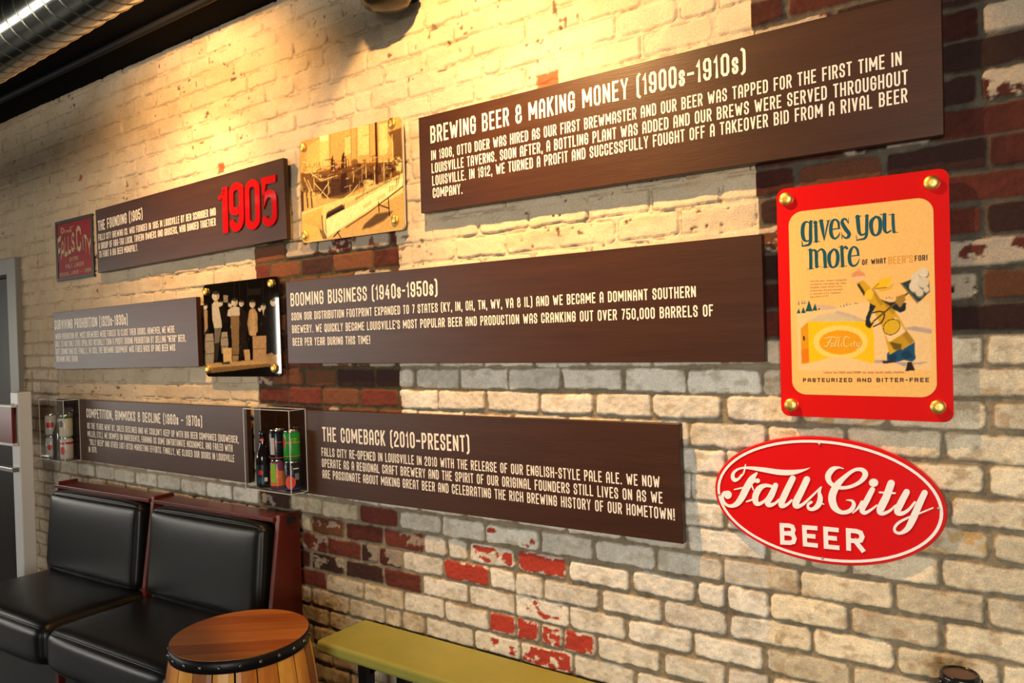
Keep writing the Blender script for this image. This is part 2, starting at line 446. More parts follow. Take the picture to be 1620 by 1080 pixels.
# ------------------------------------------------------------------ room shell
def slab(name, a, b, m):
    mb = MB(); mb.box(a, b); return tag(mb.build(name, m), kind='structure')
slab('floor', (-8.2, -7.2, -.06), (3.2, 1.4, 0), M['floor'])
slab('ceiling', (-8.2, -7.2, WALL_TOP), (3.2, .25, WALL_TOP+.08), M['black_paint'])
slab('wall_right', (3.0, -7.2, 0), (3.2, .25, WALL_TOP), M['plaster'])
def wall_with_holes(name, axis, pos, lo, hi, holes, thick):
    """wall across `axis`; holes are (u0,u1,z0,z1)"""
    mb = MB()
    us = sorted({lo, hi, *[h[0] for h in holes], *[h[1] for h in holes]})
    for u0, u1 in zip(us, us[1:]):
        hs = [h for h in holes if h[0] <= u0 and h[1] >= u1]
        spans = [(0, WALL_TOP)] if not hs else [(0, hs[0][2]), (hs[0][3], WALL_TOP)]
        for z0, z1 in spans:
            if axis == 'x': mb.box((pos, u0, z0), (pos+thick, u1, z1))
            else: mb.box((u0, pos, z0), (u1, pos+thick, z1))
    return tag(mb.build(name, M['plaster']), kind='structure')
WIN_L = [(-2.95, -1.55, .88, 2.12), (-6.70, -4.12, 1.14, 2.22)]
WIN_F = [(.60, 2.90, .70, 2.75)]
wall_with_holes('wall_left', 'x', -8.2, -7.2, .25, WIN_L, .2)
wall_with_holes('wall_front', 'y', -7.2, -8.0, 3.0, WIN_F, .2)
def window(name, axis, pos, h):
    u0, u1, z0, z1 = h; t = .05
    mb = MB(); P = (lambda u, z, d: (pos+d, u, z)) if axis == 'x' else (lambda u, z, d: (u, pos+d, z))
    def fr(ua, ub, za, zb):
        a, b = P(ua, za, .04), P(ub, zb, .10)
        mb.box([min(i, j) for i, j in zip(a, b)], [max(i, j) for i, j in zip(a, b)])
    fr(u0, u0+t, z0, z1); fr(u1-t, u1, z0, z1); fr(u0, u1, z0, z0+t); fr(u0, u1, z1-t, z1)
    nm = 2 if u1-u0 > 2 else 1
    for i in range(1, nm+1):
        c = u0+(u1-u0)*i/(nm+1); fr(c-.02, c+.02, z0, z1)
    o = tag(mb.build(name, M['window_frame']), kind='structure')
    g = MB(); a, b = P(u0, z0, .065), P(u1, z1, .071); g.box(a, b)
    g.build('pane', M['glass'], o)
window('window_1', 'x', -8.2, WIN_L[0]); window('window_2', 'x', -8.2, WIN_L[1]); window('window_3', 'y', -7.2, WIN_F[0])
# doorway at the far end of the brick wall
d = empty('door_1', (DOOR_X1, 0, 0)); d['kind'] = 'structure'
mb = MB(); J = .115
mb.box((DOOR_X1-.004-DOOR_X1, -.035, 0), (J, .14, DOOR_Z+.075)); mb.box((DOOR_X0-J-DOOR_X1, -.035, 0), (DOOR_X0-DOOR_X1+.004, .14, DOOR_Z+.075))
mb.box((DOOR_X0-DOOR_X1+.004, -.035, DOOR_Z-.02), (-.004, .14, DOOR_Z+.075))
mb.build('door_frame', M['frame_grey'], d, bevel=.004)
mb = MB(); mb.box((DOOR_X0-DOOR_X1+.01, .06, .005), (-.20, .105, DOOR_Z-.025)); mb.build('door_leaf', M['door_dark'], d, bevel=.003)
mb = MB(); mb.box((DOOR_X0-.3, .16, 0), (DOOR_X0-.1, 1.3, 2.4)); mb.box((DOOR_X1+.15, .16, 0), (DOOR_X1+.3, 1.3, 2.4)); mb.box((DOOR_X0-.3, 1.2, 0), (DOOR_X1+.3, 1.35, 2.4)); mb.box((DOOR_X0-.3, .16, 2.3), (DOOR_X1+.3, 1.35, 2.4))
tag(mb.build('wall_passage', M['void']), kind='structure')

# ------------------------------------------------------------------ duct, conduit, lamps under the ceiling
DY, DZ, DR = -.977, CZ+1.010, .097
DTILT = math.radians(1.6)
du = empty('ventilation_duct', (-7.98, DY, DZ-5.05*math.sin(DTILT)), 'shiny galvanised round duct running under the black ceiling', 'duct')
du.rotation_euler = (0, -DTILT, 0)
mb = MB(); mb.lathe([(DR, 0.02), (DR, 8.9)], n=64, axis='x'); mb.build('pipe', M['duct'], du)
mb = MB()
pts = []
for i in range(0, 118*30+1):
    a = 2*PI*i/30; xx = .1+ i/30*.074
    pts.append((xx, (DR+.001)*math.cos(a), (DR+.001)*math.sin(a)))
mb.tube(pts, .0022, 5); mb.build('spiral_seam', M['duct_seam'], du)
for xx in (4.37, 4.72):
    mb = MB(); mb.lathe([(DR, 0), (DR+.007, .002), (DR+.007, .016), (DR, .018)], (xx, 0, 0), n=64, axis='x', cap=(False, False)); mb.build('joint_collar', M['duct_seam'], du)
for xx in (2.2, 5.9, 8.2):
    for y0, y1 in ((-DR-.004, -DR-.001), (DR+.001, DR+.004)):
        mb = MB(); mb.box((xx-.012, y0, -.02), (xx+.012, y1, WALL_TOP-DZ-.004-(xx-5.05)*math.sin(DTILT)-.012)); mb.build('hanger_strap', M['black_pipe'], du)
mb = MB(); mb.tube([(-7.9, -.21, WALL_TOP-.018), (2.9, -.21, WALL_TOP-.018)], .016, 12)
tag(mb.build('conduit', M['black_pipe']), 'thin black conduit along the black ceiling between brick wall and duct', 'conduit')

def track_head(loc, aim):
    o = empty('track_spotlight', loc, None, 'light', 'warm track spotlights washing the wall')
    dv = (Vector(aim)-Vector(loc)).normalized()
    m4 = dv.to_track_quat('Z', 'Y').to_matrix().to_4x4()
    mb = MB(); mb.lathe([(.03, -.16), (.045, -.15), (.045, -.012), (.041, -.012), (.041, -.05), (.012, -.06)], n=28, cap=(True, True))
    c = mb.build('housing', M['lamp_black'], o); c.matrix_local = m4
    mb = MB(); mb.tube([(0, 0, -.06), (0, 0, -.02)], .012, 10); mb.tube([Vector((0, 0, 0))-dv*.10, Vector((0, -.02, .06))-dv*.10], .007, 8)
    mb2 = MB(); mb2.tube([Vector((0, 0, 0))-dv*.13, (dv.x*-.13, dv.y*-.13, WALL_TOP-loc[2]-.002)], .008, 10); mb2.build('stem', M['lamp_black'], o)
    return o
o = track_head(LAMP_A, (-3.12, 0, CZ+.70)); o['label'] = 'black track spotlight on the ceiling above the board with red numerals'
o = track_head(LAMP_B, (-1.33, 0, CZ+.70)); o['label'] = 'black track spotlight on the ceiling above the longest upper board'
# dome-shaped fixture at the top edge of the picture, close to the brick
dc = at(611, 17, -.13)
do = empty('wall_fixture', (dc.x, 0, dc.z), 'dark glossy dome fixture on the brick at the top edge of the photo', 'fixture')
mb = MB(); mb.lathe([(.004, 0), (.045, .004), (.075, .018), (.092, .045), (.097, .08), (.097, .13), (.085, .15), (.03, .158)], (0, -.13, 0), n=40); mb.build('dome', M['lamp_black'], do)
mb = MB(); mb.lathe([(.098, 0), (.103, .004), (.103, .014), (.098, .018)], (0, -.13, .062), n=40, cap=(False, False)); mb.build('rim', M['black_plastic'], do)
mb = MB(); mb.box((-.03, -.05, .07), (.03, .012, .15)); mb.build('bracket', M['lamp_black'], do, bevel=.004)

# ------------------------------------------------------------------ lettering: a narrow sign-painter's alphabet drawn as strokes
_O = [(0,.13),(0,.87),(.28,1),(.72,1),(1,.87),(1,.13),(.72,0),(.28,0),(0,.13)]
G = {   # width, strokes in a 0..1 box
 'A': (.40, [[(0,0),(0,.80),(.30,1),(.70,1),(1,.80),(1,0)], [(0,.38),(1,.38)]]),
 'B': (.40, [[(0,0),(0,1),(.70,1),(.97,.87),(.97,.64),(.72,.53),(0,.53)], [(.72,.53),(1,.40),(1,.13),(.72,0),(0,0)]]),
 'C': (.39, [[(1,.68),(1,.87),(.72,1),(.28,1),(0,.87),(0,.13),(.28,0),(.72,0),(1,.13),(1,.32)]]),
 'D': (.40, [[(0,0),(0,1),(.68,1),(1,.85),(1,.15),(.68,0),(0,0)]]),
 'E': (.36, [[(1,1),(0,1),(0,0),(1,0)], [(0,.51),(.85,.51)]]),
 'F': (.35, [[(1,1),(0,1),(0,0)], [(0,.50),(.85,.50)]]),
 'G': (.40, [[(1,.70),(1,.87),(.72,1),(.28,1),(0,.87),(0,.13),(.28,0),(.72,0),(1,.13),(1,.48),(.55,.48)]]),
 'H': (.41, [[(0,0),(0,1)], [(1,0),(1,1)], [(0,.51),(1,.51)]]),
 'I': (.14, [[(.5,0),(.5,1)]]),
 'J': (.36, [[(1,1),(1,.13),(.72,0),(.28,0),(0,.13),(0,.3)]]),
 'K': (.40, [[(0,0),(0,1)], [(1,1),(.12,.47)], [(.30,.58),(1,0)]]),
 'L': (.35, [[(0,1),(0,0),(1,0)]]),
 'M': (.56, [[(0,0),(0,1),(.5,.30),(1,1),(1,0)]]),
 'N': (.42, [[(0,0),(0,1),(1,0),(1,1)]]),
 'O': (.40, [_O]),
 'P': (.39, [[(0,0),(0,1),(.70,1),(1,.86),(1,.58),(.70,.45),(0,.45)]]),
 'Q': (.41, [_O, [(.55,.22),(1.05,-.08)]]),
 'R': (.40, [[(0,0),(0,1),(.70,1),(1,.86),(1,.62),(.70,.49),(0,.49)], [(.55,.49),(1,0)]]),
 'S': (.39, [[(1,.72),(1,.87),(.72,1),(.28,1),(0,.87),(0,.68),(.16,.57),(.84,.43),(1,.32),(1,.13),(.72,0),(.28,0),(0,.13),(0,.28)]]),
 'T': (.37, [[(0,1),(1,1)], [(.5,1),(.5,0)]]),
 'U': (.40, [[(0,1),(0,.13),(.28,0),(.72,0),(1,.13),(1,1)]]),
 'V': (.42, [[(0,1),(.5,0),(1,1)]]),
 'W': (.62, [[(0,1),(.24,0),(.5,.75),(.76,0),(1,1)]]),
 'X': (.42, [[(0,0),(1,1)], [(0,1),(1,0)]]),
 'Y': (.42, [[(0,1),(.5,.45),(1,1)], [(.5,.45),(.5,0)]]),
 'Z': (.38, [[(0,1),(1,1),(0,0),(1,0)]]),
 '0': (.40, [_O]),
 '1': (.22, [[(0,.80),(.85,1),(.85,0)]]),
 '2': (.39, [[(0,.72),(0,.87),(.28,1),(.72,1),(1,.87),(1,.62),(0,.22),(0,0),(1,0)]]),
 '3': (.39, [[(0,.75),(0,.87),(.28,1),(.72,1),(1,.87),(1,.64),(.75,.53),(.35,.53)], [(.75,.53),(1,.42),(1,.13),(.72,0),(.28,0),(0,.13),(0,.26)]]),
 '4': (.41, [[(.62,1),(0,.30),(1,.30)], [(.78,.60),(.78,0)]]),
 '5': (.39, [[(1,1),(0,1),(0,.55),(.72,.60),(1,.47),(1,.13),(.72,0),(.28,0),(0,.13),(0,.26)]]),
 '6': (.39, [[(1,.76),(1,.87),(.72,1),(.28,1),(0,.87),(0,.13),(.28,0),(.72,0),(1,.13),(1,.44),(.72,.57),(0,.57)]]),
 '7': (.37, [[(0,1),(1,1),(.35,0)]]),
 '8': (.39, [[(.28,.53),(0,.65),(0,.87),(.28,1),(.72,1),(1,.87),(1,.65),(.72,.53),(.28,.53),(0,.41),(0,.13),(.28,0),(.72,0),(1,.13),(1,.41),(.72,.53)]]),
 '9': (.39, [[(0,.24),(0,.13),(.28,0),(.72,0),(1,.13),(1,.87),(.72,1),(.28,1),(0,.87),(0,.56),(.28,.43),(1,.43)]]),
 '&': (.41, [[(1,.30),(1,.13),(.72,0),(.28,0),(0,.13),(0,.42),(.25,.53),(.85,.53)], [(.25,.53),(.06,.65),(.06,.87),(.3,1),(.65,1),(.88,.87),(.88,.68)]]),
 '(': (.22, [[(1,1.08),(.25,1.02),(0,.90),(0,.05),(.25,-.07),(1,-.13)]]),
 ')': (.22, [[(0,1.08),(.75,1.02),(1,.90),(1,.05),(.75,-.07),(0,-.13)]]),
 '.': (.14, [[(.5,0),(.5,.03)]]),
 ',': (.14, [[(.5,.05),(.3,-.14)]]),
 "'": (.13, [[(.5,1),(.5,.78)]]),
 '"': (.24, [[(0,1),(0,.78)], [(1,1),(1,.78)]]),
 '!': (.14, [[(.5,1),(.5,.28)], [(.5,.03),(.5,0)]]),
 '-': (.26, [[(0,.47),(1,.47)]]),
 '~': (.34, [[(0,.47),(1,.47)]]),
 ' ': (.22, []),
}
def _lc(w, *st): return (w, [list(s) for s in st])
G.update({
 's': (.30, [[(x, y*.70) for x, y in G['S'][1][0]]]),
 'a': _lc(.42, [(1,.7),(1,0)], [(1,.2),(.6,0),(.2,0),(0,.2),(0,.5),(.2,.7),(.6,.7),(1,.5)]),
 'b': _lc(.42, [(0,1),(0,0)], [(0,.2),(.4,0),(.8,0),(1,.2),(1,.5),(.8,.7),(.4,.7),(0,.5)]),
 'c': _lc(.40, [(1,.55),(.7,.7),(.3,.7),(0,.5),(0,.2),(.3,0),(.7,0),(1,.15)]),
 'd': _lc(.42, [(1,1),(1,0)], [(1,.2),(.6,0),(.2,0),(0,.2),(0,.5),(.2,.7),(.6,.7),(1,.5)]),
 'e': _lc(.42, [(0,.36),(1,.36),(1,.52),(.7,.7),(.3,.7),(0,.5),(0,.2),(.3,0),(.9,0)]),
 'f': _lc(.26, [(1,1),(.5,1),(.4,.85),(.4,0)], [(0,.66),(.9,.66)]),
 'g': _lc(.42, [(1,.7),(1,-.15),(.7,-.3),(.1,-.3)], [(1,.2),(.6,0),(.2,0),(0,.2),(0,.5),(.2,.7),(.6,.7),(1,.5)]),
 'h': _lc(.42, [(0,1),(0,0)], [(0,.5),(.4,.7),(.8,.7),(1,.55),(1,0)]),
 'i': _lc(.14, [(.5,.7),(.5,0)], [(.5,1),(.5,.93)]),
 'j': _lc(.18, [(.8,.7),(.8,-.2),(.4,-.3),(0,-.3)], [(.8,1),(.8,.93)]),
 'k': _lc(.40, [(0,1),(0,0)], [(.9,.7),(.1,.3)], [(.3,.42),(1,0)]),
 'l': _lc(.14, [(.5,1),(.5,0)]),
 'm': _lc(.64, [(0,.7),(0,0)], [(0,.55),(.2,.7),(.4,.7),(.5,.55),(.5,0)], [(.5,.55),(.7,.7),(.9,.7),(1,.55),(1,0)]),
 'n': _lc(.42, [(0,.7),(0,0)], [(0,.5),(.4,.7),(.8,.7),(1,.55),(1,0)]),
 'o': _lc(.42, [(.3,0),(0,.2),(0,.5),(.3,.7),(.7,.7),(1,.5),(1,.2),(.7,0),(.3,0)]),
 'p': _lc(.42, [(0,.7),(0,-.3)], [(0,.2),(.4,0),(.8,0),(1,.2),(1,.5),(.8,.7),(.4,.7),(0,.5)]),
 'r': _lc(.28, [(0,.7),(0,0)], [(0,.45),(.5,.68),(1,.68)]),
 't': _lc(.28, [(.4,.95),(.4,.1),(.6,0),(1,0)], [(0,.68),(1,.68)]),
 'u': _lc(.42, [(0,.7),(0,.15),(.3,0),(.6,0),(1,.2)], [(1,.7),(1,0)]),
 'v': _lc(.40, [(0,.7),(.5,0),(1,.7)]),
 'w': _lc(.60, [(0,.7),(.25,0),(.5,.6),(.75,0),(1,.7)]),
 'y': _lc(.40, [(0,.7),(.5,.02)], [(1,.7),(.35,-.3)]),
})

def ribbon(pts, hw):
    """mitred outline strip of a polyline (2D) with half width hw (number or list)"""
    P = [Vector(p) for p in pts]; n = len(P)
    hw = hw if isinstance(hw, (list, tuple)) else [hw]*n
    closed = (P[0]-P[-1]).length < 1e-7 and n > 3
    L = []; R = []
    for i in range(n):
        if closed: a, b, c = P[i-1] if i > 0 else P[-2], P[i], P[i+1] if i < n-1 else P[1]
        else: a, b, c = P[max(i-1, 0)], P[i], P[min(i+1, n-1)]
        d1 = (b-a); d2 = (c-b)
        if d1.length < 1e-9: d1 = d2
        if d2.length < 1e-9: d2 = d1
        if d1.length < 1e-9: d1 = d2 = Vector((1, 0))
        d1 = d1.normalized(); d2 = d2.normalized()
        n1 = Vector((-d1.y, d1.x)); n2 = Vector((-d2.y, d2.x))
        m = n1+n2
        if m.length < .2: m = n1
        m = m.normalized(); k = min(1/max(m.dot(n1), .3), 1.9)
        L.append(b+m*hw[i]*k); R.append(b-m*hw[i]*k)
    return L, R

LAY = [0]
def lay(mb, vs, fs, mi=0):
    """ink lies on ink: every stroke a hair in front of the one it crosses"""
    LAY[0] = (LAY[0]+1) % 9; dy = -.000025*LAY[0]
    n = len(vs)//2; st = min(1e-5, 3e-4/max(n, 1)) if n > 1 and len(fs) > 1 else 0
    mb.add([(v[0], v[1]+dy-st*(i % n), v[2]) for i, v in enumerate(vs)], fs, mi)

def stroke_text(mb, text, fn, width, cap, th=.132, gap=.115, mi=0):
    """text fitted into `width` with cap height `cap`; fn(x, z) gives the point in space"""
    tot = sum(G[c][0] for c in text) + gap*(len(text)-1)
    sx = width/tot; x = 0.0; t = th*cap
    hw = min(t, sx*.128)/2 if sx < cap else t/2
    for c in text:
        wd, strokes = G[c]; w_ = wd*sx
        for st in strokes:
            x0, x1 = x+hw, max(x+w_-hw, x+hw)
            if wd < .16: x0 = x1 = x+w_/2
            pls = [[(x0+(x1-x0)*px, hw+(cap-2*hw)*pz) for px, pz in st]]
            if c in 'MNVWZX47K':      # sharp corners: bar by bar
                pls = [list(q) for q in zip(pls[0], pls[0][1:])]
            for pl in pls: one_stroke(mb, pl, hw, fn, mi, .45 if len(pls) > 1 else .98)
        x += w_ + gap*sx

def one_stroke(mb, pl, hw, fn, mi, ext):
    L, R = ribbon(pl, hw)
    n = len(pl)
    if pl[0] != pl[-1]:
        # square ends: push the first and last pair outward a little
        d0 = (Vector(pl[0])-Vector(pl[1])).normalized()*hw*ext; d1 = (Vector(pl[-1])-Vector(pl[-2])).normalized()*hw*ext
        L[0] += d0; R[0] += d0; L[-1] += d1; R[-1] += d1
    lay(mb, [fn(p.x, p.y) for p in L] + [fn(p.x, p.y) for p in R], [(i, i+1, n+i+1, n+i) for i in range(n-1)], mi)

def brush(mb, pts, fn, sub=8, mi=0, y=0.0, cap=True):
    """smooth stroke through (x, y, width) stations, round ends"""
    P = [np.array(p, float) for p in pts]; out = []
    for i in range(len(P)-1):
        p0, p1, p2, p3 = P[max(i-1, 0)], P[i], P[i+1], P[min(i+2, len(P)-1)]
        for j in range(sub):
            t = j/sub
            out.append(.5*((2*p1)+(-p0+p2)*t+(2*p0-5*p1+4*p2-p3)*t*t+(-p0+3*p1-3*p2+p3)*t**3))
    out.append(P[-1])
    pl = [(p[0], p[1]) for p in out]; hw = [max(p[2], 1.0)/2 for p in out]
    L, R = ribbon(pl, hw); n = len(pl)
    lay(mb, [fn(p.x, p.y) for p in L]+[fn(p.x, p.y) for p in R], [(i, i+1, n+i+1, n+i) for i in range(n-1)], mi)
    if cap:
        for p, h in ((pl[0], hw[0]), (pl[-1], hw[-1])):
            disc(mb, p[0], p[1], h, h, fn, mi, 14)
def disc(mb, cx, cy, rx, ry, fn, mi=0, n=24):
    lay(mb, [fn(cx+rx*math.cos(2*PI*i/n), cy+ry*math.sin(2*PI*i/n)) for i in range(n)], [tuple(range(n))], mi)
def face_poly(mb, pts, fn, mi=0):
    mb.add([fn(*p) for p in pts], [tuple(range(len(pts)))], mi)

# ------------------------------------------------------------------ the six boards
BY = -.050      # front face of the boards
def local(root, y):
    """photo place -> point at depth y, in the frame of `root`"""
    inv = (Matrix.Translation(root.location) @ root.rotation_euler.to_matrix().to_4x4()).inverted()
    return lambda px, py: inv @ at(px, py, y)

def board(cx, cz, wd, ht, rot, label, lines, lead):
    root = empty('wall_board', (cx, 0, CZ+cz), label, 'wall panel', 'dark history boards on the brick wall')
    root.rotation_euler = (0, -rot, 0)
    mb = MB(); mb.box((-wd/2, BY, -ht/2), (wd/2, BY+.024, ht/2)); mb.build('panel', M['board'], root, bevel=.0012, seg=1)
    for sx in (-1, 1):
        for sz in (-1, 1):
            c = (sx*(wd/2-.07), BY+.024, sz*(ht/2-.05)); mb = MB()
            mb.lathe([(.009, 0), (.009, -.042)], c, n=14, axis='y'); mb.build('standoff', M['steel'], root)
    loc = local(root, BY-.0004)
    for i, (txt, l, r, cap_px) in enumerate(lines):
        a = loc(*l); b = loc(*r)
        up = (loc(l[0]-cap_px*.05, l[1]-cap_px)-a).length
        dirv = (b-a); W = dirv.length; dirv = dirv.normalized(); upv = Vector((0, 0, 1))
        mb = MB()
        stroke_text(mb, txt, lambda x, z: tuple(a+dirv*x+upv*z), W, up)
        mb.build('heading' if i == 0 else 'text_line', M['ink'], root, recalc=False)
    return root

board(-.9968, .6038, 1.6127, .3349, -.00753, 'longest upper dark brown board, headed BREWING BEER & MAKING MONEY', [
 ('BREWING BEER & MAKING MONEY (1900s~1910s)', (681.2,227), (1180,113), 27),
 ('IN 1906, OTTO DOER WAS HIRED AS OUR FIRST BREWMASTER AND OUR BEER WAS TAPPED FOR THE FIRST TIME IN', (682.3,253.9), (1426.7,103.3), 15.6),
 ('LOUISVILLE TAVERNS. SOON AFTER, A BOTTLING PLANT WAS ADDED AND OUR BREWS WERE SERVED THROUGHOUT', (683,274.2), (1436.4,133), 15.6),
 ('LOUISVILLE. IN 1912, WE TURNED A PROFIT AND SUCCESSFULLY FOUGHT OFF A TAKEOVER BID FROM A RIVAL BEER', (684,293.9), (1435.6,161.7), 15.6),
 ('COMPANY.', (684.9,313.3), (731.6,306.4), 15.6)], 0)
BOARD05 = board(-3.3227, .5801, 1.5530, .3322, .01625, 'dark brown board carrying big raised red numerals, headed THE FOUNDING', [
 ('THE FOUNDING (1905)', (155.5,365.6), (225.6,346.0), 16),
 ('FALLS CITY BREWING CO. WAS FOUNDED IN 1905 IN LOUISVILLE BY BEN SCHRADER AND', (155.6,381), (341.5,340.2), 10.2),
 ('A GROUP OF RAG-TAG LOCAL TAVERN OWNERS AND GROCERS, WHO BANDED TOGETHER', (156,394.7), (341.5,356.3), 10.2),
 ('TO FIGHT A BIG BEER MONOPOLY.', (156.9,407.6), (218.3,396.5), 10.2)], 0)
board(-1.5866, .0806, 1.9451, .3358, -.00244, 'very long dark brown board in the middle row, headed BOOMING BUSINESS', [
 ('BOOMING BUSINESS (1940s-1950s)', (460,484.7), (692.3,466.7), 21),
 ('SOON OUR DISTRIBUTION FOOTPRINT EXPANDED TO 7 STATES (KY, IN, OH, TN, WV, VA & IL) AND WE BECAME A DOMINANT SOUTHERN', (461.3,507), (1101,470), 12.5),
 ("BREWERY. WE QUICKLY BECAME LOUISVILLE'S MOST POPULAR BEER AND PRODUCTION WAS CRANKING OUT OVER 750,000 BARRELS OF", (462.3,527), (1128.3,500), 12.5),
 ('BEER PER YEAR DURING THIS TIME!', (463.3,547), (585.7,544), 12.5)], 0)
board(-3.9136, .0588, 1.4199, .3217, .0088, 'board with a grey sheen at far left of middle row, headed SURVIVING PROHIBITION', [
 ('SURVIVING PROHIBITION (1920s-1930s)', (86.7,521.5), (202.2,513.2), 15),
 ('WHEN PROHIBITION HIT, MOST BREWERIES WERE FORCED TO CLOSE THEIR DOORS. HOWEVER, WE WERE', (87.9,537), (276.3,525.9), 9.2),
 ('ABLE TO NOT ONLY STAY OPEN, BUT ACTUALLY TURN A PROFIT DURING PROHIBITION BY SELLING "NEAR" BEER,', (88.1,548.9), (294,540), 9.2),
 ('SOFT DRINKS AND ICE. FINALLY, IN 1933, THE BREWING EQUIPMENT WAS FIRED BACK UP AND BEER WAS', (88.4,560.7), (277.5,554.8), 9.2),
 ('BREWING ONCE AGAIN.', (89.6,572), (124,571.8), 9.2)], 0)
board(-3.7375, -.4395, 1.766, .3303, .0017, 'lower left dark brown board between the two clear cases, headed COMPETITION, GIMMICKS & DECLINE', [
 ('COMPETITION, GIMMICKS & DECLINE (1960s ~ 1970s)', (137,660.3), (320,675), 14.5),
 ("AS THE YEARS WENT BY, SALES DECLINED AND WE COULDN'T KEEP UP WITH BIG BEER COMPANIES (BUDWEISER,", (138.3,677.5), (377.5,700.8), 9.3),
 ('MILLER, ETC.). WE SKIMPED ON INGREDIENTS, EARNING US SOME UNFORTUNATE NICKNAMES, AND FAILED WITH', (138.7,690.3), (368,714.7), 9.3),
 ('"BILLY BEER" AND OTHER LAST-DITCH MARKETING EFFORTS. FINALLY, WE CLOSED OUR DOORS IN LOUISVILLE', (141.7,703.3), (370.8,730.8), 9.3),
 ('IN 1978.', (140.3,715), (153.7,716), 9.3)], 0)
board(-1.8295, -.4379, 1.941, .3382, .0059, 'lowest dark brown board above the lime bench, headed THE COMEBACK', [
 ('THE COMEBACK (2010~PRESENT)', (510.4,697.8), (743,715.5), 23),
 ('FALLS CITY RE-OPENED IN LOUISVILLE IN 2010 WITH THE RELEASE OF OUR ENGLISH-STYLE PALE ALE. WE NOW', (508.9,721), (1044,771.6), 13.5),
 ('OPERATE AS A REGIONAL CRAFT BREWERY AND THE SPIRIT OF OUR ORIGINAL FOUNDERS STILL LIVES ON AS WE', (509.4,738.5), (1048.4,796.7), 13.5),
 ('ARE PASSIONATE ABOUT MAKING GREAT BEER AND CELEBRATING THE RICH BREWING HISTORY OF OUR HOMETOWN!', (510.4,756), (1067.8,823.3), 13.5)], 0)

# raised red acrylic numerals 1905: thick strokes swept to a depth
def numeral(root, strokes, quad):
    """strokes in a 0..1 box mapped on four photo places (bl, br, tr, tl)"""
    loc = local(root, BY-.0065)
    bl, br, tr, tl = [loc(*q) for q in quad]
    fn = lambda u, v: (bl*(1-u)+br*u)*(1-v)+(tl*(1-u)+tr*u)*v
    mb = MB()
    for pts, hws in strokes:
        P = [(p[0], p[1]) for p in pts]
        sc = Vector(((br-bl).length, (tl-bl).length))
        PP = [(p[0]*sc.x, p[1]*sc.y) for p in P]
        L, R = ribbon(PP, hws*sc.x)
        n = len(L); closed = P[0] == P[-1]
        f = lambda p, dy: fn(p.x/sc.x, p.y/sc.y)+Vector((0, dy, 0))
        vs = [f(p, 0) for p in L]+[f(p, 0) for p in R]+[f(p, .0063) for p in L]+[f(p, .0063) for p in R]
        fs = []
        for i in range(n-1):
            fs += [(i, i+1, n+i+1, n+i), (i, 2*n+i, 2*n+i+1, i+1), (n+i, n+i+1, 3*n+i+1, 3*n+i)]
        if not closed: fs += [(0, n, 3*n, 2*n), (n-1, 3*n-1, 4*n-1, 2*n-1)]
        mb.add(vs, fs)
    o = mb.build('numeral', M['numeral_red'], root)
    return o
def arc(cx, cy, rx, ry, a0, a1, n=8):
    return [(cx+rx*math.cos(math.radians(a0+(a1-a0)*i/n)), cy+ry*math.sin(math.radians(a0+(a1-a0)*i/n))) for i in range(n+1)]
t_ = .155
N9 = [(arc(.5, .25, .345, .19, 180, 360)+arc(.5, .80, .345, .145, 0, 180)[0:]+arc(.5, .52, .345, .11, 180, 300), t_)]
N0 = [(lambda q: (q+[q[0]], t_))(arc(.5, .80, .345, .145, 0, 180)+arc(.5, .20, .345, .145, 180, 360))]
N5 = [([(.97, .925), (.155, .925), (.155, .50)]+arc(.50, .52, .345, .13, 150, 0)+arc(.5, .20, .345, .145, 360, 180), t_)]
N1 = [([(.62, 0), (.62, 1)], .24), ([(.02, .80), (.22, .80), (.62, .93)], .10)]
numeral(BOARD05, N1, [(346.5,371), (363.5,367.5), (362,294), (344.5,299)])
numeral(BOARD05, N9, [(363,367.5), (386,362.5), (384.8,287.0), (361.5,293.3)])
numeral(BOARD05, N0, [(388.4,363.8), (411.8,359.2), (410.0,282.6), (386.6,287.8)])
numeral(BOARD05, N5, [(414.6,359.2), (438.2,354.6), (436.2,275.8), (412.8,281.2)])

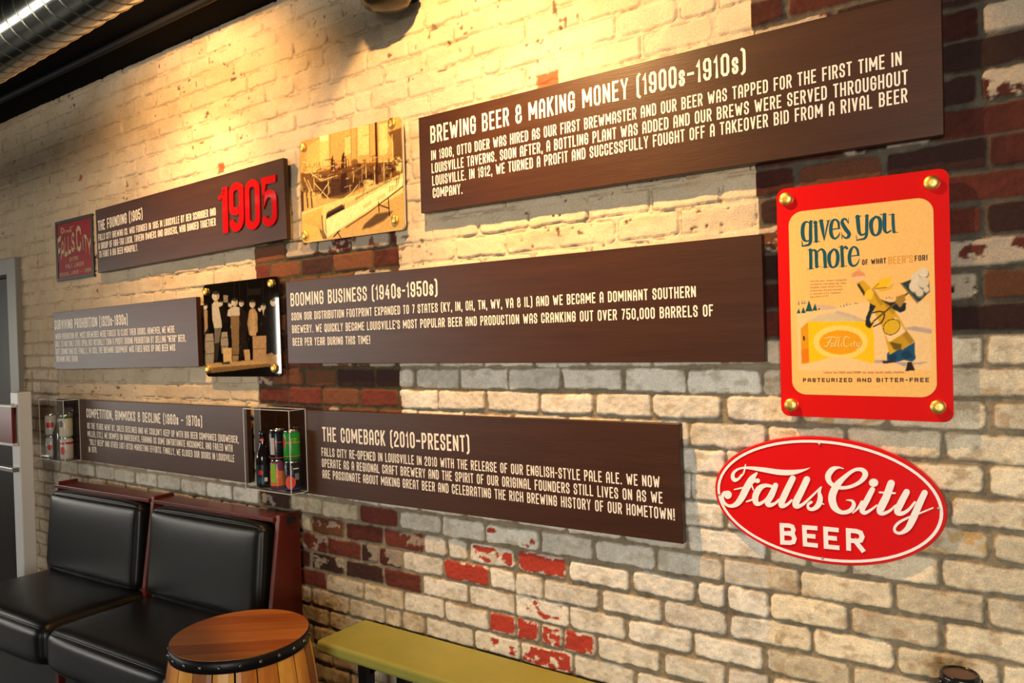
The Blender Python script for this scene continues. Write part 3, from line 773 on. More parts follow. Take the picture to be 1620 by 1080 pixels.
# ------------------------------------------------------------------ printed pictures: a small painter whose result becomes vertex colours of a fine grid
def lin(r, g, b):
    f = lambda c: (c/255/12.92 if c/255 <= .04045 else ((c/255+.055)/1.055)**2.4)
    return np.array([f(r), f(g), f(b)])
class Canvas:
    def __init__(s, w, h, col):
        s.w, s.h = w, h; s.img = np.tile(np.asarray(col, float), (h, w, 1)); s.map = None
        s.Y, s.X = np.mgrid[0:h, 0:w].astype(float)
    def T(s, pts): return [s.map(*p) for p in pts]
    def blend(s, mask, col, blur=0):
        for _ in range(int(blur)):
            m = np.pad(mask, 1, mode='edge')
            mask = (m[:-2, 1:-1]+m[2:, 1:-1]+m[1:-1, :-2]+m[1:-1, 2:]+2*m[1:-1, 1:-1])/6
        s.img = s.img*(1-mask[..., None]) + np.asarray(col)*mask[..., None]
    def poly(s, pts, col, a=1.0, blur=1, raw=False):
        P = pts if raw else s.T(pts); m = np.zeros((s.h, s.w), bool); n = len(P)
        for i in range(n):
            x0, y0 = P[i]; x1, y1 = P[(i+1) % n]
            if abs(y1-y0) < 1e-9: continue
            c = ((s.Y < y0) != (s.Y < y1)) & (s.X < x0+(s.Y-y0)*(x1-x0)/(y1-y0))
            m ^= c
        s.blend(m*a, col, blur)
    def line(s, pts, wd, col, a=1.0, blur=0):
        P = s.T(pts); D = np.full((s.h, s.w), 1e9)
        for (x0, y0), (x1, y1) in zip(P, P[1:]):
            dx, dy = x1-x0, y1-y0; L = dx*dx+dy*dy+1e-9
            t = np.clip(((s.X-x0)*dx+(s.Y-y0)*dy)/L, 0, 1)
            D = np.minimum(D, np.hypot(s.X-x0-t*dx, s.Y-y0-t*dy))
        s.blend(np.clip(wd/2+.5-D, 0, 1)*a, col, blur)
    def ell(s, cx, cy, rx, ry, col, a=1.0, blur=1, rot=0):
        n = 24; c, q = math.cos(math.radians(rot)), math.sin(math.radians(rot))
        s.poly([(cx+rx*math.cos(2*PI*i/n)*c-ry*math.sin(2*PI*i/n)*q, cy+rx*math.cos(2*PI*i/n)*q+ry*math.sin(2*PI*i/n)*c) for i in range(n)], col, a, blur)
    def grain(s, amt, seed, f=1.0):
        s.img = s.img*(1+amt*(fbm(s.X*.35*f, s.Y*.35*f, seed, 3)-.5)[..., None])

def rounded_outline(wd, ht, r, n=8):
    out = []
    for cx, cz, a0 in ((wd/2-r, ht/2-r, 0), (-wd/2+r, ht/2-r, 90), (-wd/2+r, -ht/2+r, 180), (wd/2-r, -ht/2+r, 270)):
        for i in range(n+1):
            a = math.radians(a0+90*i/n); out.append((cx+r*math.cos(a), cz+r*math.sin(a)))
    return out

def print_grid(name, cv, wd, ht, y, r, mat_, parent, cx=0, cz=0):
    """the canvas on a rounded sheet: a grid, its corner cells left off, coloured per vertex"""
    ny, nx = cv.h, cv.w
    X, Z = np.meshgrid(np.linspace(-wd/2, wd/2, nx), np.linspace(ht/2, -ht/2, ny))
    qx = np.maximum(np.abs(X)-(wd/2-r), 0); qz = np.maximum(np.abs(Z)-(ht/2-r), 0)
    d = np.hypot(qx, qz); k = np.where(d > r, r/np.maximum(d, 1e-9), 1)
    X = np.where(d > r, np.sign(X)*(wd/2-r+qx*k), X); Z = np.where(d > r, np.sign(Z)*(ht/2-r+qz*k), Z)
    ii = np.arange(nx*ny).reshape(ny, nx)
    q = np.stack([ii[1:, :-1], ii[1:, 1:], ii[:-1, 1:], ii[:-1, :-1]], -1).reshape(-1, 4)
    me = bpy.data.meshes.new(name); N = nx*ny; nf = len(q)
    co = np.stack([X.ravel()+cx, np.full(N, y), Z.ravel()+cz], -1).astype(np.float32)
    me.vertices.add(N); me.vertices.foreach_set('co', co.ravel())
    me.loops.add(nf*4); me.loops.foreach_set('vertex_index', q.astype(np.int32).ravel())
    me.polygons.add(nf); me.polygons.foreach_set('loop_start', np.arange(0, nf*4, 4, dtype=np.int32))
    me.update(calc_edges=True)
    a = me.color_attributes.new('paint', 'FLOAT_COLOR', 'POINT')
    c4 = np.ones((N, 4), np.float32); c4[:, :3] = np.clip(cv.img.reshape(-1, 3), .002, .95)
    a.data.foreach_set('color', c4.ravel())
    return link_mesh(name, me, mat_, parent)
M['print_gloss'] = attr_mat('glossy_print', .03, spec=.5)
M['print_soft'] = attr_mat('satin_print', .22, spec=.5)

def brass_standoff(root, x, y, z, r=.0165, depth=.045):
    mb = MB(); mb.lathe([(r*.78, .0), (r, .001), (r, .008), (r*.92, .0105), (.0, .0108)][::-1] if False else [(r, 0.0), (r, .0075), (r*.93, .0098), (r*.30, .0106)], (x, y, z), n=28, axis='y')
    mb.lathe([(.006, -.006), (.006, -depth)], (x, y, z), n=12, axis='y')
    return mb.build('standoff', M['brass'], root)

def acrylic_sign(name, cx, cz, wd, ht, rot, y, label, cat, base, r, inset):
    root = empty(name, (cx, 0, CZ+cz), label, cat); root.rotation_euler = (0, -rot, 0)
    mb = MB(); mb.prism(rounded_outline(wd, ht, r), y, y+.008); mb.build('sheet', base, root)
    return root
def canvas_map(root, y, cv, wd, ht, cx=0, cz=0):
    loc = local(root, y)
    def f(px, py):
        p = loc(px, py)
        return ((p.x-cx+wd/2)/wd*(cv.w-1), (ht/2-(p.z-cz))/ht*(cv.h-1))
    return f

# ---- poster on red acrylic
PYd = -.035
po = acrylic_sign('beer_poster', -.3831, .0626, .3916, .5898, -.00622, PYd, 'red framed acrylic poster with teal words gives you more, right of the long board', 'poster', M['red_acrylic'], .022, .02)
lp = local(po, PYd-.0006)
tl, br = lp(1250.5, 345), lp(1481, 624)
pa = [lp(1250, 460), lp(1479, 450), lp(1375, 322), lp(1365, 626)]
PX0, PX1, PZ1, PZ0 = pa[0].x, pa[1].x, pa[2].z, pa[3].z
PW, PH = PX1-PX0, PZ1-PZ0; PCX, PCZ = (PX0+PX1)/2, (PZ0+PZ1)/2
cv = Canvas(250, 340, lin(246, 194, 114)); cv.map = canvas_map(po, PYd, cv, PW, PH, PCX, PCZ)
g5 = crop(1250, 470, 6.75); g4 = crop(1340, 390, 8.307)
P5 = lambda *pts: [g5(*p) for p in pts]
P4 = lambda *pts: [g4(*p) for p in pts]
snow = lin(242, 202, 142); shade = lin(188, 172, 160); shade2 = lin(158, 146, 152)
cv.poly(P5((70,180),(320,150),(500,100),(760,60),(1000,30),(1500,40),(1515,780),(90,760)), snow, 1, 3)
cv.poly(P5((250,70),(480,95),(520,120),(360,140),(300,120)), shade, .7, 3)
cv.poly(P5((500,140),(700,200),(830,260),(800,280),(620,215),(480,170)), shade2, .6, 4)
cv.poly(P5((180,250),(300,190),(480,160),(640,190),(800,250),(800,262),(200,262)), lin(196,186,160), .7, 3)
cv.poly(P5((1180,330),(1330,310),(1510,340),(1510,390),(1380,370)), shade2, .75, 3)
cv.poly(P5((1180,700),(1480,690),(1400,712),(1200,730)), shade2, .8, 2)
cv.poly(P5((900,670),(1000,670),(1230,700),(1230,745),(1100,700),(900,705)), lin(150,150,165), .8, 2)
tree = lin(26, 84, 92); tree2 = lin(70, 100, 130)
for tx, ty, th, tw in ((92,175,58,22),(142,170,70,24),(203,155,125,40),(265,145,80,28),(310,138,28,14)):
    for f_ in (0, .3, .6):
        cv.poly(P5((tx, ty-th), (tx-tw*(.4+f_), ty-th*(.62-f_)), (tx+tw*(.4+f_), ty-th*(.62-f_))), tree, 1, 0)
for tx, ty, th in ((92,78,50),(128,72,46),(152,70,44),(172,68,20),(540,105,20),(575,100,28),(605,90,40),(640,82,20),(700,72,22),(720,72,12),(1030,15,20),(1060,12,25),(1090,14,16)):
    cv.poly(P5((tx, ty-th), (tx-9, ty), (tx+9, ty)), tree2, .9, 0)
# yellow carton with the oval label
yel = lin(246, 196, 26)
cv.poly(P5((195,262),(885,255),(905,710),(205,705)), yel, 1, 0)
cv.poly(P5((195,262),(205,710),(125,710),(112,335)), lin(222,150,28), 1, 0)
cv.poly(P5((120,560),(200,545),(205,690),(128,700)), lin(226,110,30), .7, 2)
cv.poly(P5((138,410),(158,420),(156,465),(138,455)), lin(30,24,14), 1, 0)
cv.ell(*g5(540,478), 292/6.75, 182/6.75, lin(248,212,110), 1, 1)
cv.ell(*g5(540,482), 230/6.75, 130/6.75, lin(232,160,24), 1, 1)
cv.poly(P5((90,730),(260,690),(420,650),(560,640),(700,660),(860,705),(1000,715),(1100,690),(1230,750),(1240,790),(90,780)), snow, 1, 2)
# a plain bottle dressed for winter, leaning, and a snow shovel across it
coat = lin(34, 40, 44); glass_ = lin(214, 164, 34); dk = lin(84, 70, 22)
cv.poly(P5((1040,700),(1030,610),(1060,570),(1170,560),(1330,480),(1340,660),(1300,690),(1220,670),(1150,690)), lin(30,78,112), 1, 1)
cv.poly(P5((975,675),(1110,680),(1150,690),(1000,712)), lin(60,36,34), 1, 1)
cv.poly(P5((1255,690),(1300,690),(1335,780),(1230,790)), lin(40,28,26), 1, 1)
cv.poly(P4((110,460),(215,440),(330,560),(440,690),(560,740),(705,960),(860,1240),(560,1420),(470,1080),(300,740),(225,640)), glass_, 1, 1)
cv.poly(P5((1050,470),(1200,560),(1330,470),(1240,350)), lin(196,150,32), 1, 1)
cv.poly(P5((1050,470),(1190,500),(1190,575),(1110,560)), dk, .9, 2)
cv.poly(P4((130,500),(160,480),(240,600),(225,655)), lin(52,56,30), 1, 1)
cv.poly(P5((975,330),(1130,210),(1235,370),(1060,480)), lin(244,206,150), 1, 1)
cv.ell(*g5(1085,318), 100/6.75, 82/6.75, dk, 1, 0, -35)
cv.ell(*g5(1085,318), 90/6.75, 73/6.75, lin(220,176,40), 1, 0, -35)
cv.line(P4((340,1000),(300,1050)), 3, coat)
cv.poly(P4((300,740),(380,780),(330,870),(300,960),(330,1040),(300,1080),(245,1040),(245,940),(290,830)), coat, 1, 1)
cv.line(P4((335,870),(420,850),(490,860),(490,930),(450,1000),(350,1050)), 2.5, coat)
cv.poly(P4((430,690),(560,730),(640,720),(780,740),(770,840),(700,870),(600,820),(560,780)), coat, 1, 1)
cv.line(P4((350,980),(640,740),(800,610)), 3, lin(96,74,40))
cv.poly(P4((640,660),(760,620),(770,700),(700,800),(640,740)), lin(168,126,50), 1, 1)
cv.poly(P4((710,480),(930,730),(960,720),(1090,590),(1080,480),(850,430)), lin(40,62,62), 1, 1)
cv.line(P4((712,485),(925,735)), 2.6, lin(120,106,70))
for cx, cy, rr, s_ in ((930,420,90,1),(1010,340,70,1),(900,520,80,1),(1010,470,75,.92),(960,600,55,.9),(1050,560,40,.9)):
    cv.ell(*g4(cx, cy+18), rr/8.3, rr/8.3, lin(128,120,118), .9, 1); cv.ell(*g4(cx-8, cy), rr/8.8, rr/8.8, lin(226,210,180)*s_, 1, 1)
# cap and scarf
cv.ell(*g4(150,385), 92/8.3, 66/8.3, lin(222,150,96), 1, 1)
cv.poly(P4((50,440),(70,400),(235,385),(240,430),(110,480)), lin(240,190,140), 1, 1)
cv.ell(*g4(155,305), 22/8.3, 20/8.3, lin(232,160,110), 1, 1)
cv.poly(P4((240,600),(350,520),(360,590),(330,680),(290,700),(235,660)), lin(246,196,56), 1, 1)
cv.poly(P4((350,500),(470,420),(590,390),(570,470),(500,540),(380,545)), lin(244,192,30), 1, 1)
cv.poly(P4((380,545),(520,535),(620,480),(580,560),(450,595)), lin(226,176,60), 1, 1)
cv.line(P4((350,545),(420,485)), 1.2, dk); cv.line(P4((370,552),(520,535)), 1.2, dk)
for k_ in range(5):      # glass shading along the bottle, snow shadows
    cv.line(P4((330+k_*6, 560), (430+k_*10, 760)), 3, dk, .18, 2)
cv.poly(P4((440,690),(560,740),(640,850),(600,900),(520,800)), dk, .35, 3)
cv.poly(P5((1240,350),(1330,470),(1290,510),(1200,400)), dk, .4, 3)
cv.poly(P5((1180,600),(1260,560),(1320,640),(1220,660)), lin(14, 40, 62), .6, 2)
cv.poly(P5((1050,620),(1130,600),(1140,670),(1060,690)), lin(14, 40, 62), .6, 2)
cv.grain(.16, 7); cv.grain(.10, 8, 3)
print_grid('printed_sheet', cv, PW, PH, PYd-.0006, .035, M['print_soft'], po, PCX, PCZ)
INK = {k: mat('print_ink_'+k, c, .3) for k, c in dict(teal=(.008, .085, .115), dark=(.07, .028, .018), gold=(.74, .34, .04), rust=(.42, .13, .05), cream=(.84, .62, .24)).items()}
lq = local(po, PYd-.0009)
g3 = crop(1240, 310, 8.1); f3_ = lambda x, y: tuple(lq(*g3(x, y)))
mb = MB()
for st in [
 [(330,345,14),(285,330,20),(250,370,40),(240,460,44),(255,550,40),(295,577,18),(332,560,12)],
 [(345,328,36),(342,450,40),(342,570,40),(325,618,30),(280,634,22),(236,640,14)],
 [(345,325,16),(376,318,6)], [(226,572,5),(236,612,14),(232,646,8)],
 [(410,378,36),(412,470,38),(416,580,38)], [(380,390,8),(428,376,10)], [(380,588,8),(462,580,8)],
 [(478,320,44),(498,440,38),(518,572,6)], [(572,318,20),(545,430,18),(520,562,6)], [(440,322,8),(505,310,8)], [(545,318,8),(598,308,8)],
 [(600,430,14),(718,412,14)], [(706,412,24),(698,335,30),(655,300,20),(615,340,36),(602,430,42),(615,510,40),(655,545,22),(700,510,18),(716,465,6)],
 [(822,345,8),(800,302,22),(765,295,24),(748,340,40),(790,420,48),(835,480,44),(825,525,34),(785,535,20),(755,505,14)], [(832,280,5),(828,350,9)], [(742,470,6),(746,545,11)],
 [(945,265,48),(955,380,46),(967,465,38),(1000,498,22),(1050,475,18)], [(1065,252,36),(1062,400,38),(1058,500,34),(1030,545,26),(975,557,18),(936,565,10)],
 [(914,268,8),(985,255,12)], [(1035,255,8),(1087,248,8)], [(926,502,5),(938,573,11)],
 [(1178,262,22),(1125,320,44),(1118,400,46),(1140,480,36),(1180,503,22),(1225,460,40),(1238,370,46),(1225,290,40),(1178,262,22)],
 [(1290,240,44),(1290,360,46),(1295,440,38),(1325,468,22),(1375,440,16)], [(1398,240,34),(1402,370,38),(1412,462,32)], [(1234,238,8),(1310,228,12)], [(1345,240,8),(1418,235,10)], [(1400,458,20),(1466,466,4)],
 [(342,690,38),(346,800,38),(346,920,38)], [(345,720,14),(385,690,22),(415,725,38),(417,820,38),(422,905,38)], [(425,720,14),(480,680,22),(520,725,40),(527,820,40),(532,905,38)],
 [(304,690,6),(350,678,12)], [(302,938,7),(388,928,7)], [(397,908,6),(470,902,6)], [(490,914,6),(576,908,6)],
 [(638,680,20),(588,740,40),(580,820,42),(600,895,32),(640,912,20),(680,870,38),(692,780,42),(676,705,36),(638,680,20)],
 [(742,650,36),(748,770,38),(754,895,38)], [(755,685,14),(785,650,22),(808,668,32)], [(700,655,6),(755,645,10)], [(712,905,7),(808,895,7)],
 [(845,772,12),(966,755,12)], [(955,755,26),(940,682,30),(895,650,20),(855,700,36),(840,790,42),(855,868,38),(900,895,22),(945,860,16),(968,800,6)]]:
    brush(mb, [(a, b, c*1.1) for a, b, c in st], f3_)
disc(mb, 405, 343, 27, 27, f3_)
mb.build('slogan', INK['teal'], po, recalc=False)
def line_on(root, y, txt, l, r, cap_px, m, name='text_line', th=.17, gap=.115):
    loc = local(root, y); a, b = loc(*l), loc(*r); up = (loc(l[0], l[1]-cap_px)-a).length
    W = (b-a).length; dv = (b-a).normalized(); mb = MB()
    stroke_text(mb, txt, lambda x, z: tuple(a+dv*x+Vector((0, 0, 1))*z), W, up, th, gap)
    return mb.build(name, m, root, recalc=False)
yy = PYd-.0009
line_on(po, yy, 'OF WHAT', g4(197,242), g4(513,219), 8.6, INK['dark'])
line_on(po, yy, "BEER'S", g4(540,232), g4(866,208), 12, INK['gold'], th=.13)
line_on(po, yy, 'FOR!', g4(889,192), g4(1056,180), 9, INK['dark'])
line_on(po, yy, 'Listen for FRED and FRANK on your local radio station', g5(360,815), g5(1215,812), 3.6, INK['rust'], th=.14, gap=.15)
line_on(po, yy, 'PASTEURIZED AND BITTER-FREE', g5(137,906), g5(1483,906), 6.4, INK['dark'], th=.22, gap=.16)
g6 = crop(1080, 340, 3)
for i, t in enumerate(['Falls City beer, always a delightful', 'cool drink on a hot summer day. Tastes', 'refreshing. Flavor without a trace', 'of bitterness. City gives you more', 'of what beer is for. Enjoyment', 'Keep plenty on ice']):
    line_on(po, yy, t, g6(605, 318+15*i), g6([778,776,756,758,750,690][i], 311+15*i), 2.6, INK['rust'], th=.13, gap=.16)
lw = local(po, yy); g5f = lambda x, y: tuple(lw(*g5(x, y)))
mb = MB()
for st in [[(372,440,8),(430,425,12),(515,432,10),(545,420,5)], [(440,440,10),(415,480,14),(395,525,14),(365,520,9)], [(395,482,6),(435,478,6)],
           [(460,490,9),(438,500,9),(440,525,10),(465,515,8),(470,488,9),(470,528,8)], [(500,450,10),(485,500,11),(490,528,9)], [(528,450,10),(512,500,11),(520,528,9)],
           [(555,490,7),(545,510,9),(552,530,7)], [(640,440,9),(595,420,12),(575,460,14),(580,515,13),(620,525,9),(640,500,6)], [(655,490,10),(650,528,9)], [(690,465,10),(680,525,9)], [(672,488,6),(705,486,6)],
           [(715,488,9),(712,518,9),(735,518,8)], [(745,486,10),(725,555,9),(705,550,6)]]:
    brush(mb, st, g5f, sub=4)
mb.build('carton_lettering', INK['cream'], po, recalc=False)
for q in ((1244, 315), (1474, 289), (1252, 640), (1484, 643.5)):
    c = local(po, PYd)(*q); brass_standoff(po, c.x, PYd, c.z)

# ---- bottling hall photograph on acrylic
p1 = acrylic_sign('framed_photo', -2.1786, .6035, .5668, .4095, -.00768, -.036, 'sepia photograph of a bottling hall on acrylic, beside the board with red numerals', 'photo', M['clear_edge'], .022, 0)
cv = Canvas(280, 200, lin(206, 170, 104)); cv.map = canvas_map(p1, -.036, cv, .5668, .4095)
q1 = crop(460, 180, 5.145); Q = lambda *pts: [q1(*p) for p in pts]
br_ = lin(62, 30, 12); md = lin(120, 76, 34); lt = lin(240, 212, 140); hi = lin(252, 236, 176)
cv.poly(Q((75,225),(915,20),(915,420),(75,520)), lin(214,168,98), 1, 3)
cv.poly(Q((100,280),(310,160),(310,480),(160,490)), lin(226,186,112), .8, 6)
cv.poly(Q((235,180),(305,165),(308,215),(240,225)), hi, .9, 1); cv.poly(Q((240,225),(308,215),(310,420),(240,430)), lt, .6, 3)
for x0, x1, yt in ((440,490,190),(545,640,100),(590,640,180),(720,790,80)):
    cv.poly(Q((x0,yt),(x1,yt-14),(x1+4,320),(x0+4,340)), lt, .75, 1); cv.line(Q((x0,yt),(x1,yt-14),(x1+4,330)), 1.2, md, .7)
for xx in (320,490,535,640): cv.line(Q((xx,150-(xx-320)*.24),(xx+4,400)), 1.3, md, .75)
cv.poly(Q((790,150),(900,110),(915,400),(840,390),(835,230)), br_, .8, 3)
cv.poly(Q((80,480),(160,480),(600,400),(915,380),(915,500),(700,570),(560,590),(420,660),(300,680),(200,640),(90,640)), lin(98,60,26), .85, 4)
cv.poly(Q((200,560),(330,540),(540,520),(690,480),(690,560),(560,610),(420,690),(260,690)), br_, .75, 4)
for xx, y0, y1, ww in ((343,335,520,30),(432,310,640,38)):
    cv.poly(Q((xx-ww*.4,y0+30),(xx,y0),(xx+ww*.45,y0+40),(xx+ww*.7,y0+110),(xx+ww*.6,y1),(xx-ww*.7,y1),(xx-ww*.6,y0+100)), br_, 1, 2)
for xx, yy_ in ((520,400),(550,470),(600,520),(640,500),(720,460),(800,440)): cv.ell(*q1(xx, yy_), 28/5.1, 34/5.1, br_, .7, 2)
cv.poly(Q((320,470),(600,400),(600,425),(330,520)), md, .8, 2)
for i in range(9): cv.line(Q((500+i*12,490+i*-8),(506+i*12,470+i*-8)), 1, lt, .8)
cv.poly(Q((590,545),(640,535),(690,560),(680,600),(600,610)), lt, .7, 3)
cv.line(Q((693,40),(706,560)), 6.5, br_, 1); cv.line(Q((700,40),(712,560)), 2, md, .8)
for pts in ([(95,390),(130,400),(150,480),(110,480)],[(110,520),(200,730)],[(140,540),(200,690)],[(190,560),(310,690)],[(310,560),(230,680)],[(160,480),(250,545),(380,500)],[(305,540),(310,650)],[(190,520),(190,660)],[(680,430),(685,560)],[(755,120),(760,540)],[(825,170),(832,400)],[(720,390),(915,380)],[(610,410),(615,520)],[(420,700),(500,640),(545,580)]):
    cv.line(Q(*pts), 1.8, lt, .85)
cv.poly(Q((80,620),(105,640),(110,790),(85,800)), br_, .9, 1)
for xx in (130,165): cv.line(Q((xx,640),(xx+10,760)), 4, br_, .9)
cv.ell(*q1(880,420), 22/5.1, 70/5.1, lt, .9, 2); cv.ell(*q1(760,250), 40/5.1, 40/5.1, lt, .8, 4)
# long table with its row of bottles and the crate front
cv.poly(Q((95,800),(420,690),(560,650),(915,480),(915,640),(560,840),(290,1010),(240,1040),(95,1040)), lt, .95, 2)
cv.poly(Q((95,820),(260,760),(250,1060),(95,1060)), lin(224,184,100), .9, 3)
cv.poly(Q((285,860),(440,770),(420,735),(300,800)), br_, .9, 1)
for i in range(15): cv.poly(Q((288+i*10,850-i*5),(294+i*10,790-i*5),(302+i*10,845-i*5)), lin(40,20,8), .95, 0)
for i in range(26):
    xx = 530+i*11.5; y0 = 700-i*6.2
    cv.poly(Q((xx,y0),(xx+4,y0-34),(xx+9,y0-2)), lin(48,24,8), .85, 0)
for i in range(10): cv.line(Q((400+i*16,750-i*8),(450+i*16,775-i*9)), 1, md, .6)
cv.poly(Q((285,865),(560,715),(770,590),(915,520),(915,590),(290,1010)), hi, .85, 1)
cv.line(Q((450,925),(640,800),(915,590)), 3.0, md, .95)
cv.line(Q((255,830),(262,940),(288,1010)), 2.6, br_); cv.line(Q((285,860),(292,1008)), 1.4, md)
for xx, yy_ in ((590,740),(700,680),(800,610)): cv.poly(Q((xx,yy_),(xx+70,yy_-38),(xx+72,yy_-5),(xx+2,yy_+32)), lin(226,190,120), .7, 2)
cv.poly(Q((600,900),(700,810),(840,790),(760,870),(640,930),(580,940)), br_, .85, 4)
for pts in ([(715,720),(720,800)],[(795,690),(805,830)],[(720,740),(800,770)],[(380,960),(410,1010)],[(400,950),(350,1000)]): cv.line(Q(*pts), 2.6, br_)
cv.poly(Q((230,930),(260,950),(290,1020),(260,1020)), br_, .8, 1)
rng = random.Random(5)
for i in range(230):     # belts, pipes, wheels and bottles of the old print
    x = rng.uniform(95, 910); y = rng.uniform(395, 680)-(x-95)*.10; a = rng.choice((rng.uniform(-.5, -.1), rng.uniform(1.4, 1.75))); L = rng.uniform(10, 60)
    cv.line(Q((x, y), (x+L*math.cos(a), y+L*math.sin(a))), rng.uniform(.8, 2.6), br_ if rng.random() < .72 else lt, rng.uniform(.3, .8))
for i in range(40):
    x = rng.uniform(300, 880); y = rng.uniform(400, 560)-(x-300)*.08
    cv.ell(*q1(x, y), rng.uniform(1, 3.4), rng.uniform(1.2, 4), br_ if rng.random() < .7 else md, .7, 1)
for xx, y0, ww in ((343,335,20),(432,310,26)):
    for j in range(4): cv.ell(*q1(xx+ww*.35, y0+28+j*30), 1.2, 2.0, lt, .45, 1)
for i in range(16): cv.line(Q((100+i*9, 880+i*3), (240+i*6, 800+i*12)), .9, md, .25)
cv.img = np.clip(cv.img, 0, 1)**1.12
cv.grain(.45, 21); cv.grain(.3, 22, 3)

print_grid('printed_sheet', cv, .5668, .4095, -.0366, .022, M['print_soft'], p1)
for q in ((480.6, 233), (621.5, 194.5), (484, 372), (626.5, 347)):
    c = local(p1, -.036)(*q); brass_standoff(p1, c.x, -.036, c.z, .0175)

# ---- brewery crew photograph on acrylic
p2 = acrylic_sign('framed_photo', -2.8938, .0690, .5415, .4197, .0065, -.036, 'dark sepia photograph of a crew of workmen on black acrylic, between two boards', 'photo', M['black_acrylic'], .022, 0)
p2['group'] = p1['group'] = 'acrylic photographs held by brass studs'
cv = Canvas(270, 210, lin(14, 11, 9)); cv.map = canvas_map(p2, -.036, cv, .5415, .4197)
q2 = crop(300, 420, 5.68); Q = lambda *pts: [q2(*p) for p in pts]
sk = lin(186, 176, 158); cl = lin(180, 172, 154); dk2 = lin(30, 27, 24); gy = lin(106, 98, 86); bx_ = lin(146, 136, 116)
for xx in (400, 450, 520, 660, 720): cv.line(Q((xx,150),(xx+4,420)), 1.2, lin(44,36,28), .8)
cv.poly(Q((520,210),(640,200),(640,260),(525,265)), lin(30,26,22), 1, 2)
cv.poly(Q((150,880),(560,850),(820,790),(830,880),(400,940),(155,965)), lin(176,142,92), 1, 2)
cv.poly(Q((160,920),(560,890),(830,870),(830,895),(160,965)), lin(110,84,52), .9, 1)
def man(hx, hy, hr, body, col, legs=None, lc=None):
    cv.poly(Q(*body), col, 1, 1)
    if legs: cv.poly(Q(*legs), lc, 1, 1)
    cv.ell(*q2(hx, hy), hr*.78/5.68, hr/5.68, sk, 1, 1); cv.ell(*q2(hx, hy-hr*.75), hr*.8/5.68, hr*.45/5.68, dk2, .95, 1)
cv.poly(Q((280,420),(370,400),(480,390),(520,640),(440,840),(360,760),(300,600)), lin(16,13,11), 1, 2)
man(235, 275, 42, ((200,350),(225,320),(255,320),(280,380),(330,440),(290,460),(290,560),(225,570),(205,480)), cl, ((225,560),(285,560),(265,710),(250,850),(220,850),(225,700)), gy)
cv.poly(Q((225,700),(268,690),(250,860),(215,860)), dk2, .9, 1)
cv.poly(Q((305,265),(345,268),(345,330),(305,330)), bx_, .7, 1)
man(280, 340, 24, ((262,370),(300,370),(340,460),(350,520),(290,520)), lin(24,19,16))
man(365, 350, 24, ((350,380),(385,380),(390,430),(345,430)), lin(32,26,20))
man(405, 330, 36, ((345,400),(385,370),(430,370),(490,400),(490,440),(445,450),(445,560),(370,560),(375,460),(340,450)), cl, ((370,450),(445,450),(445,800),(385,800)), lin(124,98,68))
man(466, 340, 28, ((450,380),(480,380),(520,440),(510,800),(450,840),(450,460)), lin(30,24,19))
man(565, 345, 34, ((535,410),(555,385),(585,385),(610,430),(612,600),(535,620),(520,520)), lin(150,124,90), ((540,400),(585,400),(600,630),(545,630)), lin(170,142,104))
man(632, 390, 22, ((615,420),(650,420),(650,620),(620,620)), lin(18,15,12))
man(664, 370, 28, ((640,400),(690,400),(705,620),(630,620)), lin(20,16,13)); cv.poly(Q((655,395),(672,395),(664,450)), sk, .8, 0)
man(752, 330, 34, ((720,385),(780,385),(810,640),(700,640)), lin(22,18,14))
man(140, 370, 26, ((130,400),(160,400),(165,560),(140,600),(130,600)), lin(150,124,90))
for x0, x1, y0, y1 in ((140,218,615,880),(282,345,600,790)):
    cv.poly(Q((x0+6,y0),(x1-6,y0-6),(x1,y0+60),(x1+4,(y0+y1)/2),(x1-2,y1-6),(x0+8,y1),(x0,(y0+y1)/2),(x0,y0+60)), bx_, 1, 1)
    for f_ in (.26, .68): cv.line(Q((x0,y0+(y1-y0)*f_),(x1,y0+(y1-y0)*f_-6)), 1.6, dk2, .8)
cv.poly(Q((300,745),(380,740),(380,870),(305,870)), lin(198,166,116), 1, 1); cv.poly(Q((280,870),(370,860),(360,885),(300,888)), dk2, .9, 1)
cv.poly(Q((486,755),(540,752),(545,850),(500,856)), lin(176,146,100), 1, 1); cv.poly(Q((500,680),(525,680),(530,750),(495,752)), dk2, .7, 1)
cv.poly(Q((566,636),(690,628),(690,855),(572,862)), lin(160,130,92), 1, 1); cv.line(Q((566,750),(690,742)), 1.2, dk2, .7)
cv.poly(Q((690,800),(740,780),(820,860),(740,890),(690,870)), lin(150,124,86), .9, 2)
cv.poly(Q((385,810),(440,805),(440,850),(385,870)), lin(150,124,86), .9, 2)
rng = random.Random(9)
for i in range(150):     # folds, straps and clutter of the old print
    x, y = rng.uniform(150, 800), rng.uniform(300, 860); a = rng.uniform(1.2, 1.9); L = rng.uniform(12, 55)
    cv.line(Q((x, y), (x+L*math.cos(a), y+L*math.sin(a))), rng.uniform(.8, 2.0), dk2 if rng.random() < .75 else gy, rng.uniform(.12, .4), 1)
for hx, hy, hr in ((235,275,42),(405,330,36),(466,340,28),(565,345,34),(664,370,28),(752,330,34)):
    for sx_ in (-.28, .32): cv.ell(*q2(hx+sx_*hr, hy-.08*hr), .9, .7, dk2, .7, 0)
    cv.line(Q((hx-.25*hr, hy+.42*hr), (hx+.3*hr, hy+.40*hr)), 1.0, dk2, .6)
    cv.poly(Q((hx+.35*hr, hy-.6*hr), (hx+.8*hr, hy-.4*hr), (hx+.7*hr, hy+.7*hr), (hx+.3*hr, hy+hr)), dk2, .35, 1)
cv.grain(.55, 33); cv.grain(.3, 34, 3)
print_grid('printed_sheet', cv, .5415, .4197, -.0366, .022, M['print_gloss'], p2)
